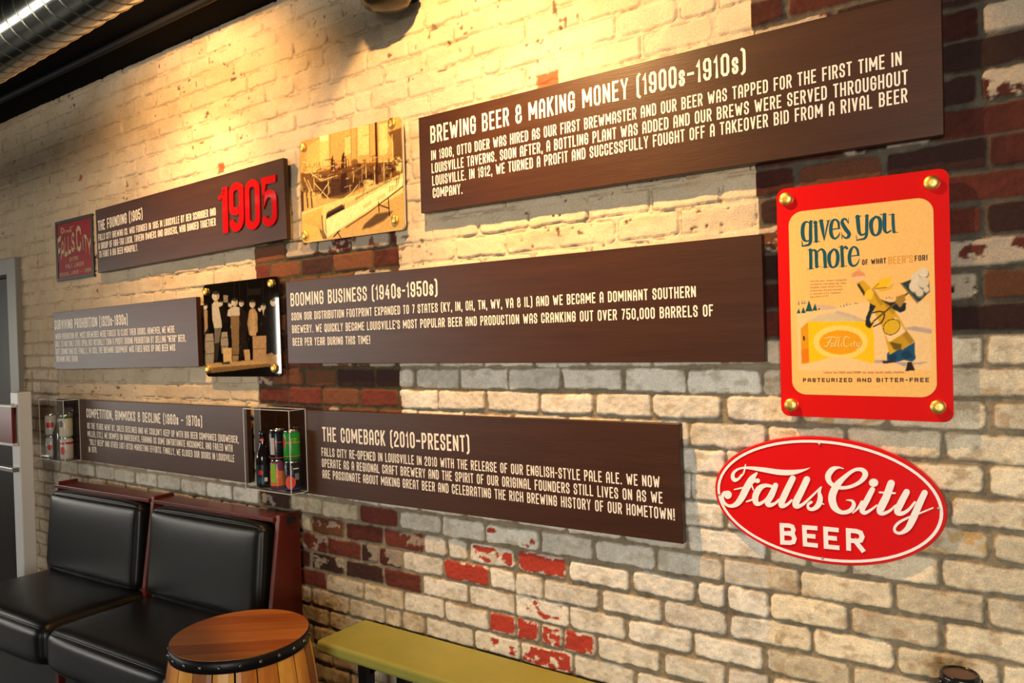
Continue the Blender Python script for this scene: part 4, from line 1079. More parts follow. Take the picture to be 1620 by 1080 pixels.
for q in ((326.2, 461.5), (429.7, 448.2), (330.2, 584), (434.8, 582.4)):
    c = local(p2, -.036)(*q); brass_standoff(p2, c.x, -.036, c.z, .0175)

# ---- square red metal sign at the far left
rs = empty('tin_sign', (-4.4342, 0, CZ+.5642), 'small dark-framed red tin sign with pale arched lettering, leftmost on the wall', 'sign')
rs.rotation_euler = (0, -.0017, 0)
mb = MB(); W_, H_ = .4314, .3415; RY = -.0125
mb.box((-W_/2, RY, -H_/2), (W_/2, .004, -H_/2+.018)); mb.box((-W_/2, RY, H_/2-.018), (W_/2, .004, H_/2)); mb.box((-W_/2, RY, -H_/2+.018), (-W_/2+.02, .004, H_/2-.018)); mb.box((W_/2-.02, RY, -H_/2+.018), (W_/2, .004, H_/2-.018))
mb.build('frame', mat('dark_sign_edge', (.016, .012, .010), .5), rs, bevel=.002)
mb = MB(); mb.box((-W_/2+.02, RY+.004, -H_/2+.018), (W_/2-.02, .003, H_/2-.018))
mb.build('plate', mat('aged_red_tin', (.26, .010, .014), .5, spec=.2, noise=((.16, .010, .012), 14, (1, 1, 1), 5)), rs)
old = mat('aged_cream_print', (.46, .38, .20), .5, noise=((.26, .17, .08), 40, (1, 1, 1), 5))
lr = local(rs, RY+.0034); g7 = crop(70, 320, 7.715); f7 = lambda x, y: tuple(lr(*g7(x, y)))
mb = MB()
def quad_letter(ch, bl, brr, tr, tl, th):
    wd, sts = G[ch]
    for st in sts:
        L, R = ribbon(st, th); n = len(L)
        B = lambda p: f7((bl[0]*(1-p.x)+brr[0]*p.x)*(1-p.y)+(tl[0]*(1-p.x)+tr[0]*p.x)*p.y, (bl[1]*(1-p.x)+brr[1]*p.x)*(1-p.y)+(tl[1]*(1-p.x)+tr[1]*p.x)*p.y)
        lay(mb, [B(p) for p in L]+[B(p) for p in R], [(i, i+1, n+i+1, n+i) for i in range(n-1)])
for ch, bl, brr, tr, tl, th in [('F',(172,740),(196,722),(204,432),(166,470),.11),('A',(208,692),(240,655),(232,486),(212,500),.12),('L',(256,640),(284,622),(266,416),(248,424),.12),('L',(296,612),(326,598),(310,398),(290,408),.12),
    ('S',(336,588),(366,574),(360,384),(338,392),.12),('C',(402,570),(446,566),(440,312),(394,318),.11),('I',(470,578),(482,584),(474,402),(462,400),.25),('T',(502,600),(516,606),(516,424),(488,414),.13),('Y',(546,638),(560,640),(566,446),(524,432),.12)]:
    quad_letter(ch, bl, brr, tr, tl, th)
for st in [[(205,330,9),(215,310,8),(232,320,9),(238,350,10),(222,380,9),(210,365,8),(212,320,8)], [(248,375,7),(252,345,7),(264,342,6)], [(275,368,7),(276,342,7)], [(288,366,7),(290,340,6),(304,345,7),(306,362,7)], [(316,362,7),(318,305,8)], [(332,335,6),(320,345,6),(336,358,6)], [(318,305,6),(352,290,7)]]:
    brush(mb, st, f7, sub=4)
mb.build('lettering', old, rs, recalc=False)
for t, l, r, c_ in (('EXTRA',(310,725),(414,700),50/7.7),('PALE LAGER',(262,812),(480,768),50/7.7),('SPECIAL LAGER - - DARK',(186,912),(578,838),44/7.7)):
    line_on(rs, RY+.0034, t, g7(*l), g7(*r), c_, old, th=.15, gap=.16)

# ---- oval sign
ov = empty('oval_sign', (-.4915, 0, CZ-.4245), 'red oval metal sign with white script above the word BEER, below the poster', 'sign')
OY = -.022; gA = crop(1120, 680, 4.91); gB = crop(1290, 680, 4.909)
lo = local(ov, OY)
ext = [lo(1130, 762), lo(1498.5, 800), lo(1312, 691.5), lo(1316, 893.5)]
OW, OH = (ext[1].x-ext[0].x)/2, (ext[2].z-ext[3].z)/2
OC = ((ext[0].x+ext[1].x)/2, (ext[2].z+ext[3].z)/2); ORT = -.010
def ell_pts(k, n=72, y=OY, dr=0):
    out = []
    for i in range(n):
        a = 2*PI*i/n; x, z = (OW*k+dr)*math.cos(a), (OH*k+dr)*math.sin(a)
        out.append((OC[0]+x*math.cos(ORT)-z*math.sin(ORT), y, OC[1]+x*math.sin(ORT)+z*math.cos(ORT)))
    return out
n = 72; mb = MB()
rings = [ell_pts(1, n, OY+.018), ell_pts(1, n, OY+.004), ell_pts(1, n, OY, -.003), ell_pts(1, n, OY, -.009), ell_pts(1, n, OY+.0012, -.0135)]
vs = [p for r_ in rings for p in r_]
fs = [(j*n+i, j*n+(i+1) % n, (j+1)*n+(i+1) % n, (j+1)*n+i) for j in range(4) for i in range(n)]
mb.add(vs, fs, 0, False); mb.add(rings[-1], [tuple(range(n))])
mb.build('plate', mat('glossy_red_enamel', (.70, .008, .010), .22, coat=.25), ov)
mb = MB(); a_, b_ = ell_pts(1, n, OY-.0006, -.0085), ell_pts(1, n, OY-.0006, -.0155)
mb.add(a_+b_, [(i, (i+1) % n, n+(i+1) % n, n+i) for i in range(n)])
M['white_enamel'] = mat('white_enamel', (.93, .91, .91), .3)
mb.build('border', M['white_enamel'], ov, recalc=False)
lo2 = local(ov, OY-.0008); fA = lambda x, y: tuple(lo2(*gA(x, y))); fB = lambda x, y: tuple(lo2(*gB(x, y)))
mb = MB()
for st in [
 [(262,350,16),(238,378,20),(208,388,30),(192,362,30),(205,325,22),(250,298,16),(320,294,22),(430,308,36),(560,328,42),(660,328,38),(740,312,18),(792,293,3)],
 [(292,268,9),(284,312,12),(270,347,12),(242,370,8)],
 [(378,335,16),(340,380,48),(300,450,54),(265,520,52),(225,572,42),(175,590,24),(132,570,22),(112,525,24),(125,490,26),(150,480,16)],
 [(205,462,9),(260,450,13),(320,440,15),(352,402,20),(382,390,30)], [(338,425,15),(354,466,8)],
 [(505,440,20),(450,430,28),(402,452,46),(370,510,50),(373,562,42),(402,572,28),(450,540,20),(492,480,20)], [(525,430,42),(495,500,50),(465,555,48),(478,582,36),(520,570,22),(552,540,16)],
 [(300,556,12),(345,540,16)],
 [(658,376,48),(612,470,50),(574,555,50),(575,588,38),(615,578,24),(650,545,16)],
 [(768,384,52),(728,470,52),(684,560,54),(690,592,38),(735,578,24),(800,520,18),(876,445,12)],
 [(880,442,10),(866,482,24),(872,530,40),(858,580,44),(820,612,30),(785,610,24),(777,580,20),(802,560,22)], [(868,560,14),(900,576,9)]]:
    brush(mb, st, fA)
disc(mb, 155, 503, 30, 32, fA); disc(mb, 385, 394, 19, 18, fA)
for st in [
 [(218,300,6),(180,291,16),(130,308,42),(98,360,46),(120,415,34),(190,447,28),(270,440,26),(350,400,32),(388,345,44),(360,308,32),(300,312,26),(222,370,36),(160,440,56),(130,520,60),(147,595,54),(200,638,32),(265,628,34),(298,585,32),(285,550,20),(240,543,6)],
 [(442,462,42),(402,540,46),(364,615,44),(385,642,30),(430,620,20),(475,585,14)], [(290,644,10),(330,607,18),(362,560,26)],
 [(588,415,58),(550,520,60),(505,615,60),(520,648,32),(575,628,22),(622,585,14)], [(499,484,14),(618,490,14)],
 [(708,482,50),(667,560,54),(637,628,52),(667,648,34),(720,622,24),(772,560,18)],
 [(848,488,48),(800,590,54),(757,690,56),(715,765,44),(660,800,24),(620,788,22),(617,755,22),(650,717,22),(720,680,16),(800,650,13),(912,604,11)]]:
    brush(mb, st, fB)
disc(mb, 452, 409, 36, 32, fB)
mb.build('script_lettering', M['white_enamel'], ov, recalc=False)
# BEER in block capitals, four letter boxes on the photo places
def block(ch, bl, brr, tr, tl, th, fn):
    mbb = MB(); a, b, c, d_ = [Vector(fn(*q)) for q in (bl, brr, tr, tl)]
    wv, hv = (b-a).length, (d_-a).length; ti = th*hv/2
    for st in G2[ch]:
        pl = [(ti+(wv-2*ti)*p[0], ti+(hv-2*ti)*p[1]) for p in st]; L, R = ribbon(pl, ti); k = len(pl)
        if pl[0] != pl[-1]:
            d0 = (Vector(pl[0])-Vector(pl[1])).normalized()*ti; d1 = (Vector(pl[-1])-Vector(pl[-2])).normalized()*ti
            L[0] += d0; R[0] += d0; L[-1] += d1; R[-1] += d1
        B = lambda p: tuple((a*(1-p.x/wv)+b*(p.x/wv))*(1-p.y/hv)+(d_*(1-p.x/wv)+c*(p.x/wv))*(p.y/hv))
        lay(mbb, [B(p) for p in L]+[B(p) for p in R], [(i, i+1, k+i+1, k+i) for i in range(k-1)])
    return mbb
G2 = {'B': [[(0,0),(0,1),(.6,1),(.86,.95),(.95,.78),(.86,.60),(.6,.54),(0,.54)], [(.6,.54),(.9,.46),(1,.26),(.9,.07),(.6,0),(0,0)]],
      'E': [[(1,1),(0,1),(0,0),(1,0)], [(0,.51),(.8,.51)]], 'R': [[(0,0),(0,1),(.6,1),(.88,.94),(1,.73),(.88,.52),(.6,.45),(0,.45)], [(.5,.45),(1,0)]]}
for ch, q, f_ in (('B', [(562,888),(692,896),(684,728),(556,721)], fA), ('E', [(738,902),(854,914),(850,746),(730,737)], fA), ('E', [(66,920),(188,932),(180,760),(60,748)], fB), ('R', [(240,934),(384,950),(382,774),(236,760)], fB)):
    block(ch, *q, .20, f_).build('letter', M['white_enamel'], ov, recalc=False)
for f_, q in ((fA, (866,109)), (fA, (84,500)), (fA, (889,995)), (fB, (956,610))):
    c = f_(*q); mb = MB(); mb.lathe([(.0035, 0), (.003, .0015), (.001, .002)], c, n=12, axis='y'); mb.build('screw', M['steel'], ov)

# ------------------------------------------------------------------ two clear display cases with cans and bottles
def display_case(x0, x1, y0, z0, z1, label, backed):
    c = empty('display_case', ((x0+x1)/2, 0, z0), label, 'display case', 'clear acrylic cases beside the boards')
    hw, h, t = (x1-x0)/2, z1-z0, .003
    yb = -.0515
    mb = MB()
    mb.box((-hw, y0, 0), (hw, yb, .004)); mb.build('base', M['clear'], c)
    for nm, a, b in (('side_panel', (-hw, y0, .004), (-hw+t, yb, h)), ('side_panel', (hw-t, y0, .004), (hw, yb, h)), ('front_panel', (-hw+t, y0, .004), (hw-t, y0+t, h))):
        mb = MB(); mb.box(a, b); mb.build(nm, M['clear'], c)
    mb = MB(); mb.box((-hw, yb-.0035, .004), (hw, yb-.0003, h)); mb.build('back_panel', M['clear'], c)
    e = .0013; mb = MB()
    for x in (-hw, hw):
        for y in (y0, yb-.0016): mb.box((x-e, y-e, 0), (x+e, y+e, h))
        for z in (0, h): mb.box((x-e, y0, z-e), (x+e, yb-.0016, z+e))
    for y in (y0, yb-.0016):
        for z in (0, h): mb.box((-hw, y-e, z-e), (hw, y+e, z+e))
    mb.build('polished_edges', M['clear_edge'], c)
    return c
CB = CZ-.600
C2 = (-2.755, -2.460, -.134); C1 = (-4.640, -4.350, -.134)
display_case(*C2, CB, CZ-.268, 'clear acrylic case of colourful beer cans, on the left end of the lowest board', True)
display_case(*C1, CZ-.605, CZ-.272, 'clear acrylic case of old cans at the far left end of the bottom row', False)
M['can_metal'] = mat('can_aluminium', (.70, .70, .70), .2, 1.0)
def can_mat(name, bands, rough=.25, base=(.5,.5,.5)):
    """label colours in height bands and patches around the can, from object coordinates"""
    m = mat(name, base, rough, spec=.5); nt = m.node_tree; b = nt.nodes['Principled BSDF']
    tc = nt.nodes.new('ShaderNodeTexCoord'); sp = nt.nodes.new('ShaderNodeSeparateXYZ'); nt.links.new(tc.outputs['Object'], sp.inputs[0])
    mr = nt.nodes.new('ShaderNodeMapRange'); mr.inputs['From Max'].default_value = .122; nt.links.new(sp.outputs['Z'], mr.inputs['Value'])
    cr = nt.nodes.new('ShaderNodeValToRGB'); cr.color_ramp.interpolation = 'CONSTANT'
    el = cr.color_ramp.elements
    el[0].position = 0; el[0].color = (*bands[0][1], 1)
    el[1].position = max(bands[1][0], .001); el[1].color = (*bands[1][1], 1)
    for p, c in bands[2:]:
        e = el.new(p); e.color = (*c, 1)
    nt.links.new(mr.outputs['Result'], cr.inputs['Fac']); nt.links.new(cr.outputs['Color'], b.inputs['Base Color'])
    return m
def patch(mb, ang, z, rx, rz, r=.0333, shape='ell', n=26, ry=0):
    """a printed patch wrapped on the can wall; ang in degrees, 270 faces the room"""
    g = 9 if shape == 'ell' else 1
    pts = []
    if shape == 'ell':
        for i in range(n): pts.append((rx*math.cos(2*PI*i/n), rz*math.sin(2*PI*i/n)))
        cen = [(0, 0)]
        P = []
        for s_ in (1, .66, .33): P.append([(x*s_, y*s_) for x, y in pts])
        W = lambda x, y: (r*math.cos(math.radians(ang)+x/r), r*math.sin(math.radians(ang)+x/r), z+y)
        vs = [W(*q) for rr in P for q in rr]+[W(0, 0)]
        fs = [(j*n+i, j*n+(i+1) % n, (j+1)*n+(i+1) % n, (j+1)*n+i) for j in range(2) for i in range(n)]+[(2*n+i, 2*n+(i+1) % n, 3*n) for i in range(n)]
        mb.add(vs, fs)
    else:
        k = max(2, int(rx*2/.004)); vs = []
        for i in range(k+1):
            x = -rx+2*rx*i/k; a = math.radians(ang)+x/r
            vs += [(r*math.cos(a), r*math.sin(a), z-rz), (r*math.cos(a), r*math.sin(a), z+rz)]
        mb.add(vs, [(2*i, 2*i+2, 2*i+3, 2*i+1) for i in range(k)])
def can(x, y, z, body, label, deco=(), h=.122, name='beer_can', grp=None):
    o = empty(name, (x, y, z), label, 'can', grp); R = .033
    mb = MB(); mb.lathe([(.0255, 0), (.0325, .006), (R, .010), (R, h-.016), (.0285, h-.005)], n=40); mb.build('body', body, o)
    mb = MB(); mb.lathe([(.0285, h-.005), (.0290, h-.001), (.0285, h), (.0265, h-.001), (.0260, h-.004)], n=40, cap=(False, True)); mb.build('lid', M['can_metal'], o)
    mb = MB(); mb.box((-.006, -.012, h-.0035), (.006, .004, h-.002)); mb.build('pull_tab', M['can_metal'], o)
    for nm, m_, items in deco:
        mb = MB()
        for it in items: patch(mb, **it)
        mb.build(nm, m_, o, recalc=False)
    return o
def bottle(x, y, z, label, deco=(), hs=1.0, glass=None, grp=None, capm=None):
    o = empty('beer_bottle', (x, y, z), label, 'bottle', grp)
    mb = MB(); mb.lathe([(.026, 0), (.0300, .004), (.0305, .012), (.0305, .118*hs), (.029, .132*hs), (.0225, .150*hs), (.0160, .168*hs), (.0135, .190*hs), (.0130, .218*hs), (.0140, .220*hs), (.0140, .226*hs)], n=36)
    mb.build('glass_body', glass, o)
    mb = MB(); mb.lathe([(.0148, .220*hs), (.0148, .228*hs), (.0125, .2315*hs)], n=24); mb.build('crown_cap', capm or M['black_plastic'], o)
    for nm, m_, items in deco:
        mb = MB()
        for it in items: patch(mb, **it)
        mb.build(nm, m_, o, recalc=False)
    return o
def C_(r, g, b): return tuple(lin(r, g, b))
paint_ = lambda n, c: mat(n, C_(*c), .3)
K = {k: paint_('label_'+k, c) for k, c in dict(orange=(226,110,50), red=(200,40,36), white=(226,222,214), blueblack=(20,24,36), teal=(20,70,90), peach=(232,140,90), lime=(140,200,60), tomato=(238,84,54), violet=(70,60,150), gold=(190,150,80), green=(30,130,56), grey=(120,124,130), navy=(40,44,90), silver=(196,196,200)).items()}
M['brown_glass'] = mat('dark_beer_glass', (.010, .006, .005), .06, coat=.5)
G2N = 'cans and bottle in the clear case between the lowest boards'
fl = CB+.0045
def px_at(px, y): return at(px, 715, y).x
bx, b2x, b3x = px_at(416.5, -.089), px_at(439.5, -.0915), px_at(462, -.0945)
bottle(bx, -.089, fl, 'dark glass beer bottle with a round red badge, left of the colourful cans', [
  ('body_label', K['blueblack'], [dict(ang=-50, z=.055, rx=.045, rz=.040, r=.0307, shape='rect')]), ('round_badge', K['red'], [dict(ang=-62, z=.063, rx=.010, rz=.011, r=.0309)]),
  ('teal_strip', K['teal'], [dict(ang=-62, z=.032, rx=.012, rz=.012, r=.0309, shape='rect')]), ('barcode_patch', K['white'], [dict(ang=-22, z=.034, rx=.0065, rz=.008, r=.0309, shape='rect')]), ('neck_label', K['orange'], [dict(ang=-60, z=.196, rx=.009, rz=.005, r=.0140, shape='rect')])], glass=M['brown_glass'])
pur = can_mat('purple_can_print', [(0, C_(90,40,60)), (.14, C_(226,120,60)), (.64, C_(120,60,90)), (.95, C_(30,40,60))])
can(b2x, -.0915, fl, pur, 'purple and orange beer can with a lime green side, lower middle of its case', [('lime_side', K['lime'], [dict(ang=-78, z=.070, rx=.012, rz=.038, shape='rect')]), ('pale_stars', K['peach'], [dict(ang=-48, z=.075, rx=.008, rz=.013), dict(ang=-30, z=.055, rx=.006, rz=.007)])])
blk = can_mat('black_can_print', [(0, C_(18,22,34)), (.05, C_(200,100,60)), (.08, C_(18,20,30)), (.93, C_(24,28,40))])
can(b2x, -.0915, fl+.1225, blk, 'black beer can with thin orange rings, standing on the purple can', [('orange_ring', K['orange'], [dict(ang=-40, z=.072, rx=.018, rz=.0012, shape='rect'), dict(ang=-60, z=.05, rx=.0012, rz=.03, shape='rect')]), ('pale_strip', K['silver'], [dict(ang=-78, z=.056, rx=.011, rz=.034, shape='rect')])])
btm = can_mat('navy_can_print', [(0, C_(18,24,44)), (.10, C_(60,60,150)), (.13, C_(20,24,34)), (.97, C_(28,40,60))])
can(b3x, -.0945, fl, btm, 'navy beer can with a tomato red dome print, under the green can', [('red_dome', K['tomato'], [dict(ang=-58, z=.040, rx=.022, rz=.026, r=.0334)]), ('violet_rim', K['violet'], [dict(ang=-58, z=.068, rx=.017, rz=.0014, r=.0335, shape='rect')]), ('small_panel', K['grey'], [dict(ang=-8, z=.062, rx=.009, rz=.013, shape='rect')]), ('script_line', K['white'], [dict(ang=-14, z=.094, rx=.012, rz=.0024, shape='rect')])])
grn = can_mat('green_can_print', [(0, C_(20,110,40)), (.16, C_(210,120,50)), (.18, C_(34,150,54)), (.60, C_(216,120,50)), (.635, C_(34,150,54)), (.93, C_(26,120,44))])
can(b3x, -.0945, fl+.1225, grn, 'bright green beer can with a red badge, topmost right in its case', [('red_badge', K['red'], [dict(ang=-104, z=.078, rx=.011, rz=.026)]), ('pale_script', K['lime'], [dict(ang=-24, z=.090, rx=.013, rz=.0018, shape='rect'), dict(ang=-24, z=.082, rx=.010, rz=.0012, shape='rect')])])
fl1 = CZ-.605+.0045
can_sil = can_mat('silver_can_print', [(0, C_(150,150,150)), (.10, C_(196,190,186)), (.5, C_(170,160,150)), (.55, C_(200,196,190)), (.92, C_(150,150,150))], .2)
can_red = can_mat('red_white_can_print', [(0, C_(170,170,170)), (.10, C_(206,196,190)), (.70, C_(170,40,44)), (.80, C_(206,196,190)), (.95, C_(160,160,160))], .2)
can_gr = can_mat('cream_green_can_print', [(0, C_(190,200,190)), (.12, C_(210,206,180)), (.85, C_(70,100,60)), (.95, C_(150,150,140))], .2)
xs1 = [-4.590, -4.420]
can(xs1[0], -.093, fl1, can_sil, 'silver can with a red spot, lower left in the far case', [('red_spot', K['red'], [dict(ang=-45, z=.06, rx=.012, rz=.016)])])
can(xs1[0], -.093, fl1+.1225, can_sil, 'silver can with a red band, upper left in the far case', [('red_band', K['red'], [dict(ang=-40, z=.062, rx=.02, rz=.014, shape='rect')])])
bottle(-4.510, -.092, fl1, 'tall dark bottle standing between the two stacks of old cans', hs=1.12, glass=M['brown_glass'])
can(xs1[1], -.093, fl1, can_red, 'white can with a red oval, lower right in the far case', [('red_oval', K['red'], [dict(ang=-62, z=.052, rx=.017, rz=.022)])])
can(xs1[1], -.093, fl1+.1225, can_gr, 'cream and green can with a navy patch, upper right in the far case', [('navy_patch', K['navy'], [dict(ang=-72, z=.075, rx=.012, rz=.02)])])

# ------------------------------------------------------------------ lime bench along the wall
BZ = CZ-1.076
be = empty('bench', (-.99, -.13, 0), 'lime green painted bench with black iron legs along the brick wall', 'bench')
mb = MB(); mb.box((-1.20, -.130, BZ-.045), (1.50, .112, BZ)); mb.build('seat', M['lime'], be, bevel=.012, seg=3)
for xx in (-.98, -.05, .92):
    mb = MB()
    for yy in (-.095, .09):
        mb.box((xx-.02, yy-.02, 0), (xx+.02, yy+.02, BZ-.046))
    mb.box((xx-.02, -.095, BZ-.08), (xx+.02, .09, BZ-.046)); mb.box((xx-.02, -.095, .06), (xx+.02, .09, .09))
    mb.build('leg_frame', M['iron'], be)
for x0, x1 in ((-.96, -.07), (-.03, .90)):
    mb = MB(); mb.bar((x0, .06, BZ-.09), (x1, .06, .09), .03, .012); mb.bar((x0, .075, .09), (x1, .075, BZ-.09), .03, .012); mb.bar((x0, .067, BZ-.075), (x1, .067, BZ-.075), .03, .012)
    mb.build('cross_brace', M['iron'], be)

# ------------------------------------------------------------------ insulated flask on the bench
fx = at(1518, 1063, -.125)
fr = empty('insulated_flask', (fx.x, -.125, BZ+.0005), 'shiny steel flask with a black lid, standing at the bottom right edge', 'flask')
ft = CZ-.778-BZ
mb = MB(); mb.lathe([(.036, 0), (.039, .004), (.039, ft-.035), (.037, ft-.028)], n=44); mb.build('body', M['chrome'], fr)
mb = MB(); mb.lathe([(.039, ft-.034), (.041, ft-.028), (.041, ft-.010), (.0385, ft-.002), (.036, ft), (.0335, ft-.001), (.0325, ft-.004)], n=44, cap=(True, False)); mb.build('lid_ring', M['black_plastic'], fr)
mb = MB(); mb.lathe([(.0001, ft-.004), (.033, ft-.004)], n=44, cap=(False, False)); mb.build('lid_top', M['brown_plastic'], fr)
for sg in (-1, 1):
    mb = MB(); mb.box((sg*.043-.004, -.009, ft-.075), (sg*.043+.004, .009, ft-.014)); o = mb.build('clip', M['black_plastic'], fr, bevel=.003); o.rotation_euler = (0, 0, math.radians(32))

# ------------------------------------------------------------------ barrel table
BT = CZ-.95; bc = at(377, 1003, 0); 
L_, R_ = Vector((-2.336, -.739)), Vector((-2.062, -.385))
bcx, bcy = (-2.199, -.560); BR = .2235
ba = empty('barrel_table', (bcx, bcy, 0), 'small wooden barrel table with a riveted black hoop, in front of the booth', 'table', rz=.2)
M['oak'] = mat('varnished_oak', (.72, .29, .036), .38, noise=((.34, .09, .012), 9, (1, 1, .22), 6), bump=(40, .0015, (1, 1, .15)))
M['oak_light'] = mat('pale_oak_stave', (.84, .45, .075), .38, noise=((.55, .20, .026), 10, (1, 1, .18), 6), bump=(40, .0015, (1, 1, .15)))
M['oak_dark'] = mat('dark_oak_stave', (.24, .065, .020), .42, noise=((.34, .12, .03), 7, (1, 1, .18), 6), bump=(40, .0015, (1, 1, .15)))
for nm, c1, c2 in (('oak_top', (.44, .155, .026), (.27, .075, .012)), ('oak_top_b', (.36, .105, .018), (.22, .055, .010)), ('oak_top_c', (.48, .18, .034), (.33, .10, .018))):
    M[nm] = mat(nm, c1, .38, noise=(c2, 6, (.5, 4.5, 1), 8), bump=(26, .0008, (.3, 4, 1)))
NS = 21
rprof = lambda z: BR-.012+.036*math.sin(PI*min(max(z/BT, 0), 1))
for i in range(NS):
    a0, a1 = 2*PI*(i+.03+.03*(i % 3 == 0))/NS, 2*PI*(i+.97)/NS; mb = MB(); vs = []; nz_ = 12; na = 4
    for j in range(nz_+1):
        z = .002+(BT-.020)*j/nz_
        for rr in (0, -.022):
            for k_ in range(na+1):
                a = a0+(a1-a0)*k_/na; e = -.0025 if k_ in (0, na) and rr == 0 else 0
                vs.append(((rprof(z)+rr+e)*math.cos(a), (rprof(z)+rr+e)*math.sin(a), z))
    S_ = 2*(na+1); fs = []
    ring = list(range(na+1))+list(range(2*na+1, na, -1))
    for j in range(nz_):
        for k_ in range(S_):
            p, q = ring[k_], ring[(k_+1) % S_]; fs.append((j*S_+p, j*S_+q, (j+1)*S_+q, (j+1)*S_+p))
    fs.append(tuple(reversed(ring))); fs.append(tuple(nz_*S_+r for r in ring))
    mb.add(vs, fs); mb.build('stave', M[('oak', 'oak_light', 'oak_light', 'oak', 'oak_dark')[(i*7+2) % 5]], ba)
mb = MB(); mb.lathe([(BR-.03, .03), (BR-.012, BT*.5), (BR-.03, BT-.03)], n=40); mb.build('inner_drum', M['void'], ba)
mb = MB(); RT = BR-.007; edges_ = [-RT, -.152, -.078, .012, .083, .158, RT]
for i, (ya, yb) in enumerate(zip(edges_, edges_[1:])):
    ya, yb = ya+.0008, yb-.0008; pts = []
    for j in range(13):
        y = ya+(yb-ya)*j/12; pts.append((math.sqrt(max(RT*RT-y*y, 0)), y))
    pts += [(-x, y) for x, y in reversed(pts)]; k = len(pts)
    mb.add([(x, y, BT) for x, y in pts]+[(x, y, BT-.018) for x, y in pts], [tuple(range(k)), tuple(reversed(range(k, 2*k)))]+[(q, q+k, (q+1) % k+k, (q+1) % k) for q in range(k)], i % 3)
top = mb.build('top', [M['oak_top'], M['oak_top_b'], M['oak_top_c']], ba)
top.rotation_euler = (0, 0, math.radians(28))
for z0, z1 in ((BT-.040, BT-.002), (.10, .135), (.02, .05)):
    mb = MB(); off_ = lambda z: max(rprof(z)+.0015, BR-.004)
    mb.lathe([(off_(z0)-.004, z0), (off_(z0), z0), (off_((z0+z1)/2), (z0+z1)/2), (off_(z1), z1), (off_(z1)-.004, z1)], n=72, cap=(False, False)); hoop = mb.build('hoop', M['iron'], ba)
    if z0 > .2:
        for i in range(23):
            a = 2*PI*i/23; mb = MB(); zz = (z0+z1)/2; rr = off_(zz)
            prof = [(.0065, 0), (.0060, .0028), (.0042, .0048), (.0015, .0056)]; m_ = Matrix.Translation((rr*math.cos(a), rr*math.sin(a), zz)) @ Matrix.Rotation(a, 4, 'Z') @ Matrix.Rotation(PI/2, 4, 'Y')
            mb.lathe(prof, n=14); mb.v = [tuple(m_ @ Vector(p)) for p in mb.v]; mb.build('rivet', M['rivet'], hoop)

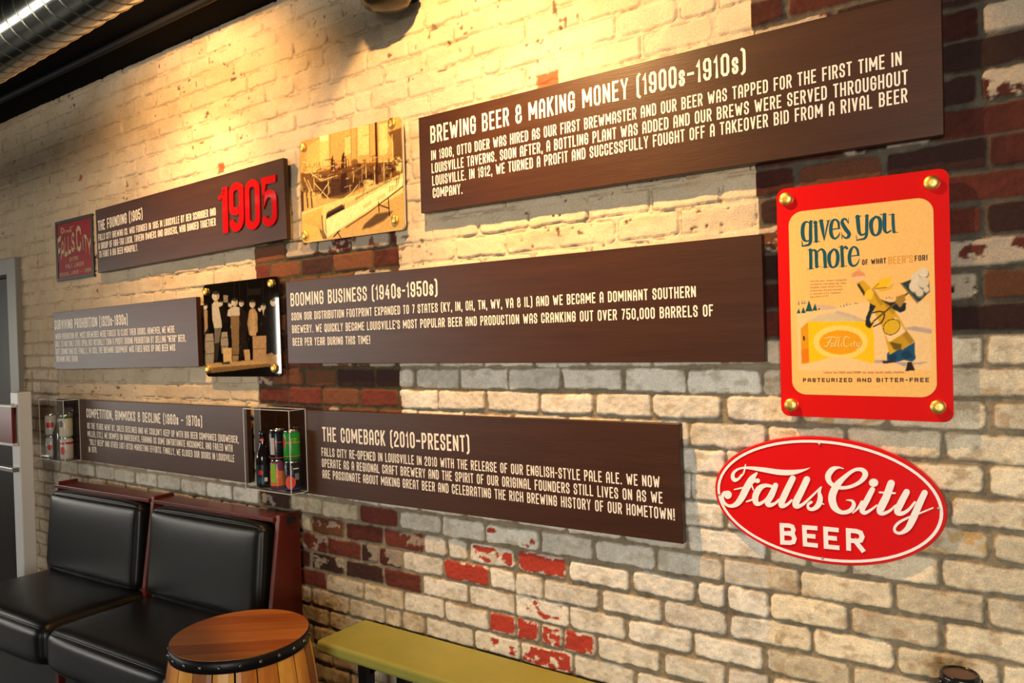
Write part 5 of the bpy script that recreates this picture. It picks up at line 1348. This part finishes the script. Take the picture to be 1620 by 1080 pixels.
# ------------------------------------------------------------------ two booth benches, black leather in mahogany frames
BANG = math.radians(2.6)
BO = Vector((-2.545, -.025, 0))
def booth_point(s, n_, z=0):
    return BO + Vector((-math.cos(BANG)*s + math.sin(BANG)*n_, -math.sin(BANG)*s - math.cos(BANG)*n_, z))
ST = CZ-1.118; BTOP = CZ-.703
def booth(s0, length, label, side_right, side_left):
    o = empty('booth_bench', booth_point(s0+length, 0), label, 'bench', 'black leather booth benches', rz=BANG)
    Lh = length
    # local frame: x to the right along the wall (0..Lh), y toward the wall, room side is negative y
    mb = MB(); mb.box((.012, -.54, .0), (Lh-.012, -.06, ST-.165)); mb.build('plinth', M['leather'], o, bevel=.004)
    mb = MB(); mb.box((Lh-.03, -.552, .0), (Lh-.004, -.52, ST-.15)); mb.build('front_strip', M['mahogany'], o, bevel=.003)
    cushion('seat', (Lh-.010, .60, .175), M['leather'], o, (Lh/2, -.315, ST-.0875-.012), r=.052, puff=.014)
    tilt = math.radians(5.5); hb_ = BTOP-ST-.028
    cushion('backrest', (Lh-.075, .085, hb_), M['leather'], o, (Lh/2-.008, -.135, ST+hb_/2+.0), rot=(-tilt, 0, 0), r=.034, puff=.012)
    mb = MB()
    v = [(.02, -.155, ST-.02), (Lh-.03, -.155, ST-.02), (Lh-.03, -.075, BTOP-.018), (.02, -.075, BTOP-.018), (.02, -.02, ST-.02), (Lh-.03, -.02, ST-.02), (Lh-.03, -.02, BTOP-.018), (.02, -.02, BTOP-.018)]
    mb.add(v, [(0,1,2,3), (5,4,7,6), (3,2,6,7), (1,0,4,5), (0,3,7,4), (2,1,5,6)]); mb.build('back_board', M['mahogany'], o, bevel=.002)
    mb = MB(); mb.box((.0, -.118, BTOP-.018), (Lh-.028, -.012, BTOP)); mb.build('top_rail', M['mahogany'], o, bevel=.003)
    def side(x0, x1):
        mb = MB(); poly = [(-.005, 0), (-.005, BTOP+.012), (-.105, BTOP+.012), (-.165, ST+.02), (-.165, 0)]; k = len(poly)
        mb.add([(x0, a, b) for a, b in poly]+[(x1, a, b) for a, b in poly], [tuple(range(k)), tuple(reversed(range(k, 2*k)))]+[(i, i+k, (i+1) % k+k, (i+1) % k) for i in range(k)])
        return mb.build('side_panel', M['mahogany'], o, bevel=.003)
    if side_right:
        sp = side(Lh-.026, Lh)
        mb = MB(); mb.box((Lh-.0005, -.075, BTOP-.030), (Lh+.0015, -.035, BTOP-.008)); mb.build('bolt_slot', M['void'], sp)
    else: side(Lh-.026, Lh)
    if side_left: side(0, .026)
    return o
booth(0, .855, 'black leather booth bench nearest the barrel, its mahogany end panel in view', True, False)
booth(.865, .885, 'black leather booth bench at the far left, beside the white post', False, True)

# ------------------------------------------------------------------ white post with a maroon panel by the doorway
sx = -4.62; sy = -.235
sd = empty('metal_stand', (sx, sy, 0), 'white metal post stand holding a maroon panel, at the far left by the doorway', 'stand')
pt = at(35, 620, sy).z
mb = MB(); mb.box((-.065, -.025, .012), (.030, .045, pt)); mb.build('post', M['white_metal'], sd, bevel=.006)
mb = MB(); mb.box((-.16, -.08, 0), (.09, .10, .012)); mb.build('base_plate', M['white_metal'], sd, bevel=.003)
z1_, z0_ = at(30, 641, sy-.045).z, at(30, 706, sy-.045).z
mb = MB(); mb.box((-.62, -.055, z0_+.012), (.022, -.040, z1_-.012)); pn = mb.build('panel', M['maroon'], sd, bevel=.002)
mb = MB(); mb.box((-.62, -.060, z1_-.014), (.034, -.030, z1_)); mb.box((-.62, -.060, z0_), (.034, -.030, z0_+.014)); mb.build('rail', M['white_metal'], pn, bevel=.002)
zb_ = at(20, 743, sy-.05).z
mb = MB(); mb.box((-.62, -.062, zb_-.012), (.022, -.028, zb_+.012)); mb.build('cross_bar', M['steel'], sd, bevel=.003)
mb = MB(); mb.box((-.045, -.0262, pt-.075), (-.02, -.0248, pt-.06)); mb.build('small_mark', M['frame_grey'], sd)
mb = MB(); mb.box((-.66, -.025, .0), (-.60, .045, pt)); mb.build('post', M['white_metal'], sd, bevel=.006)
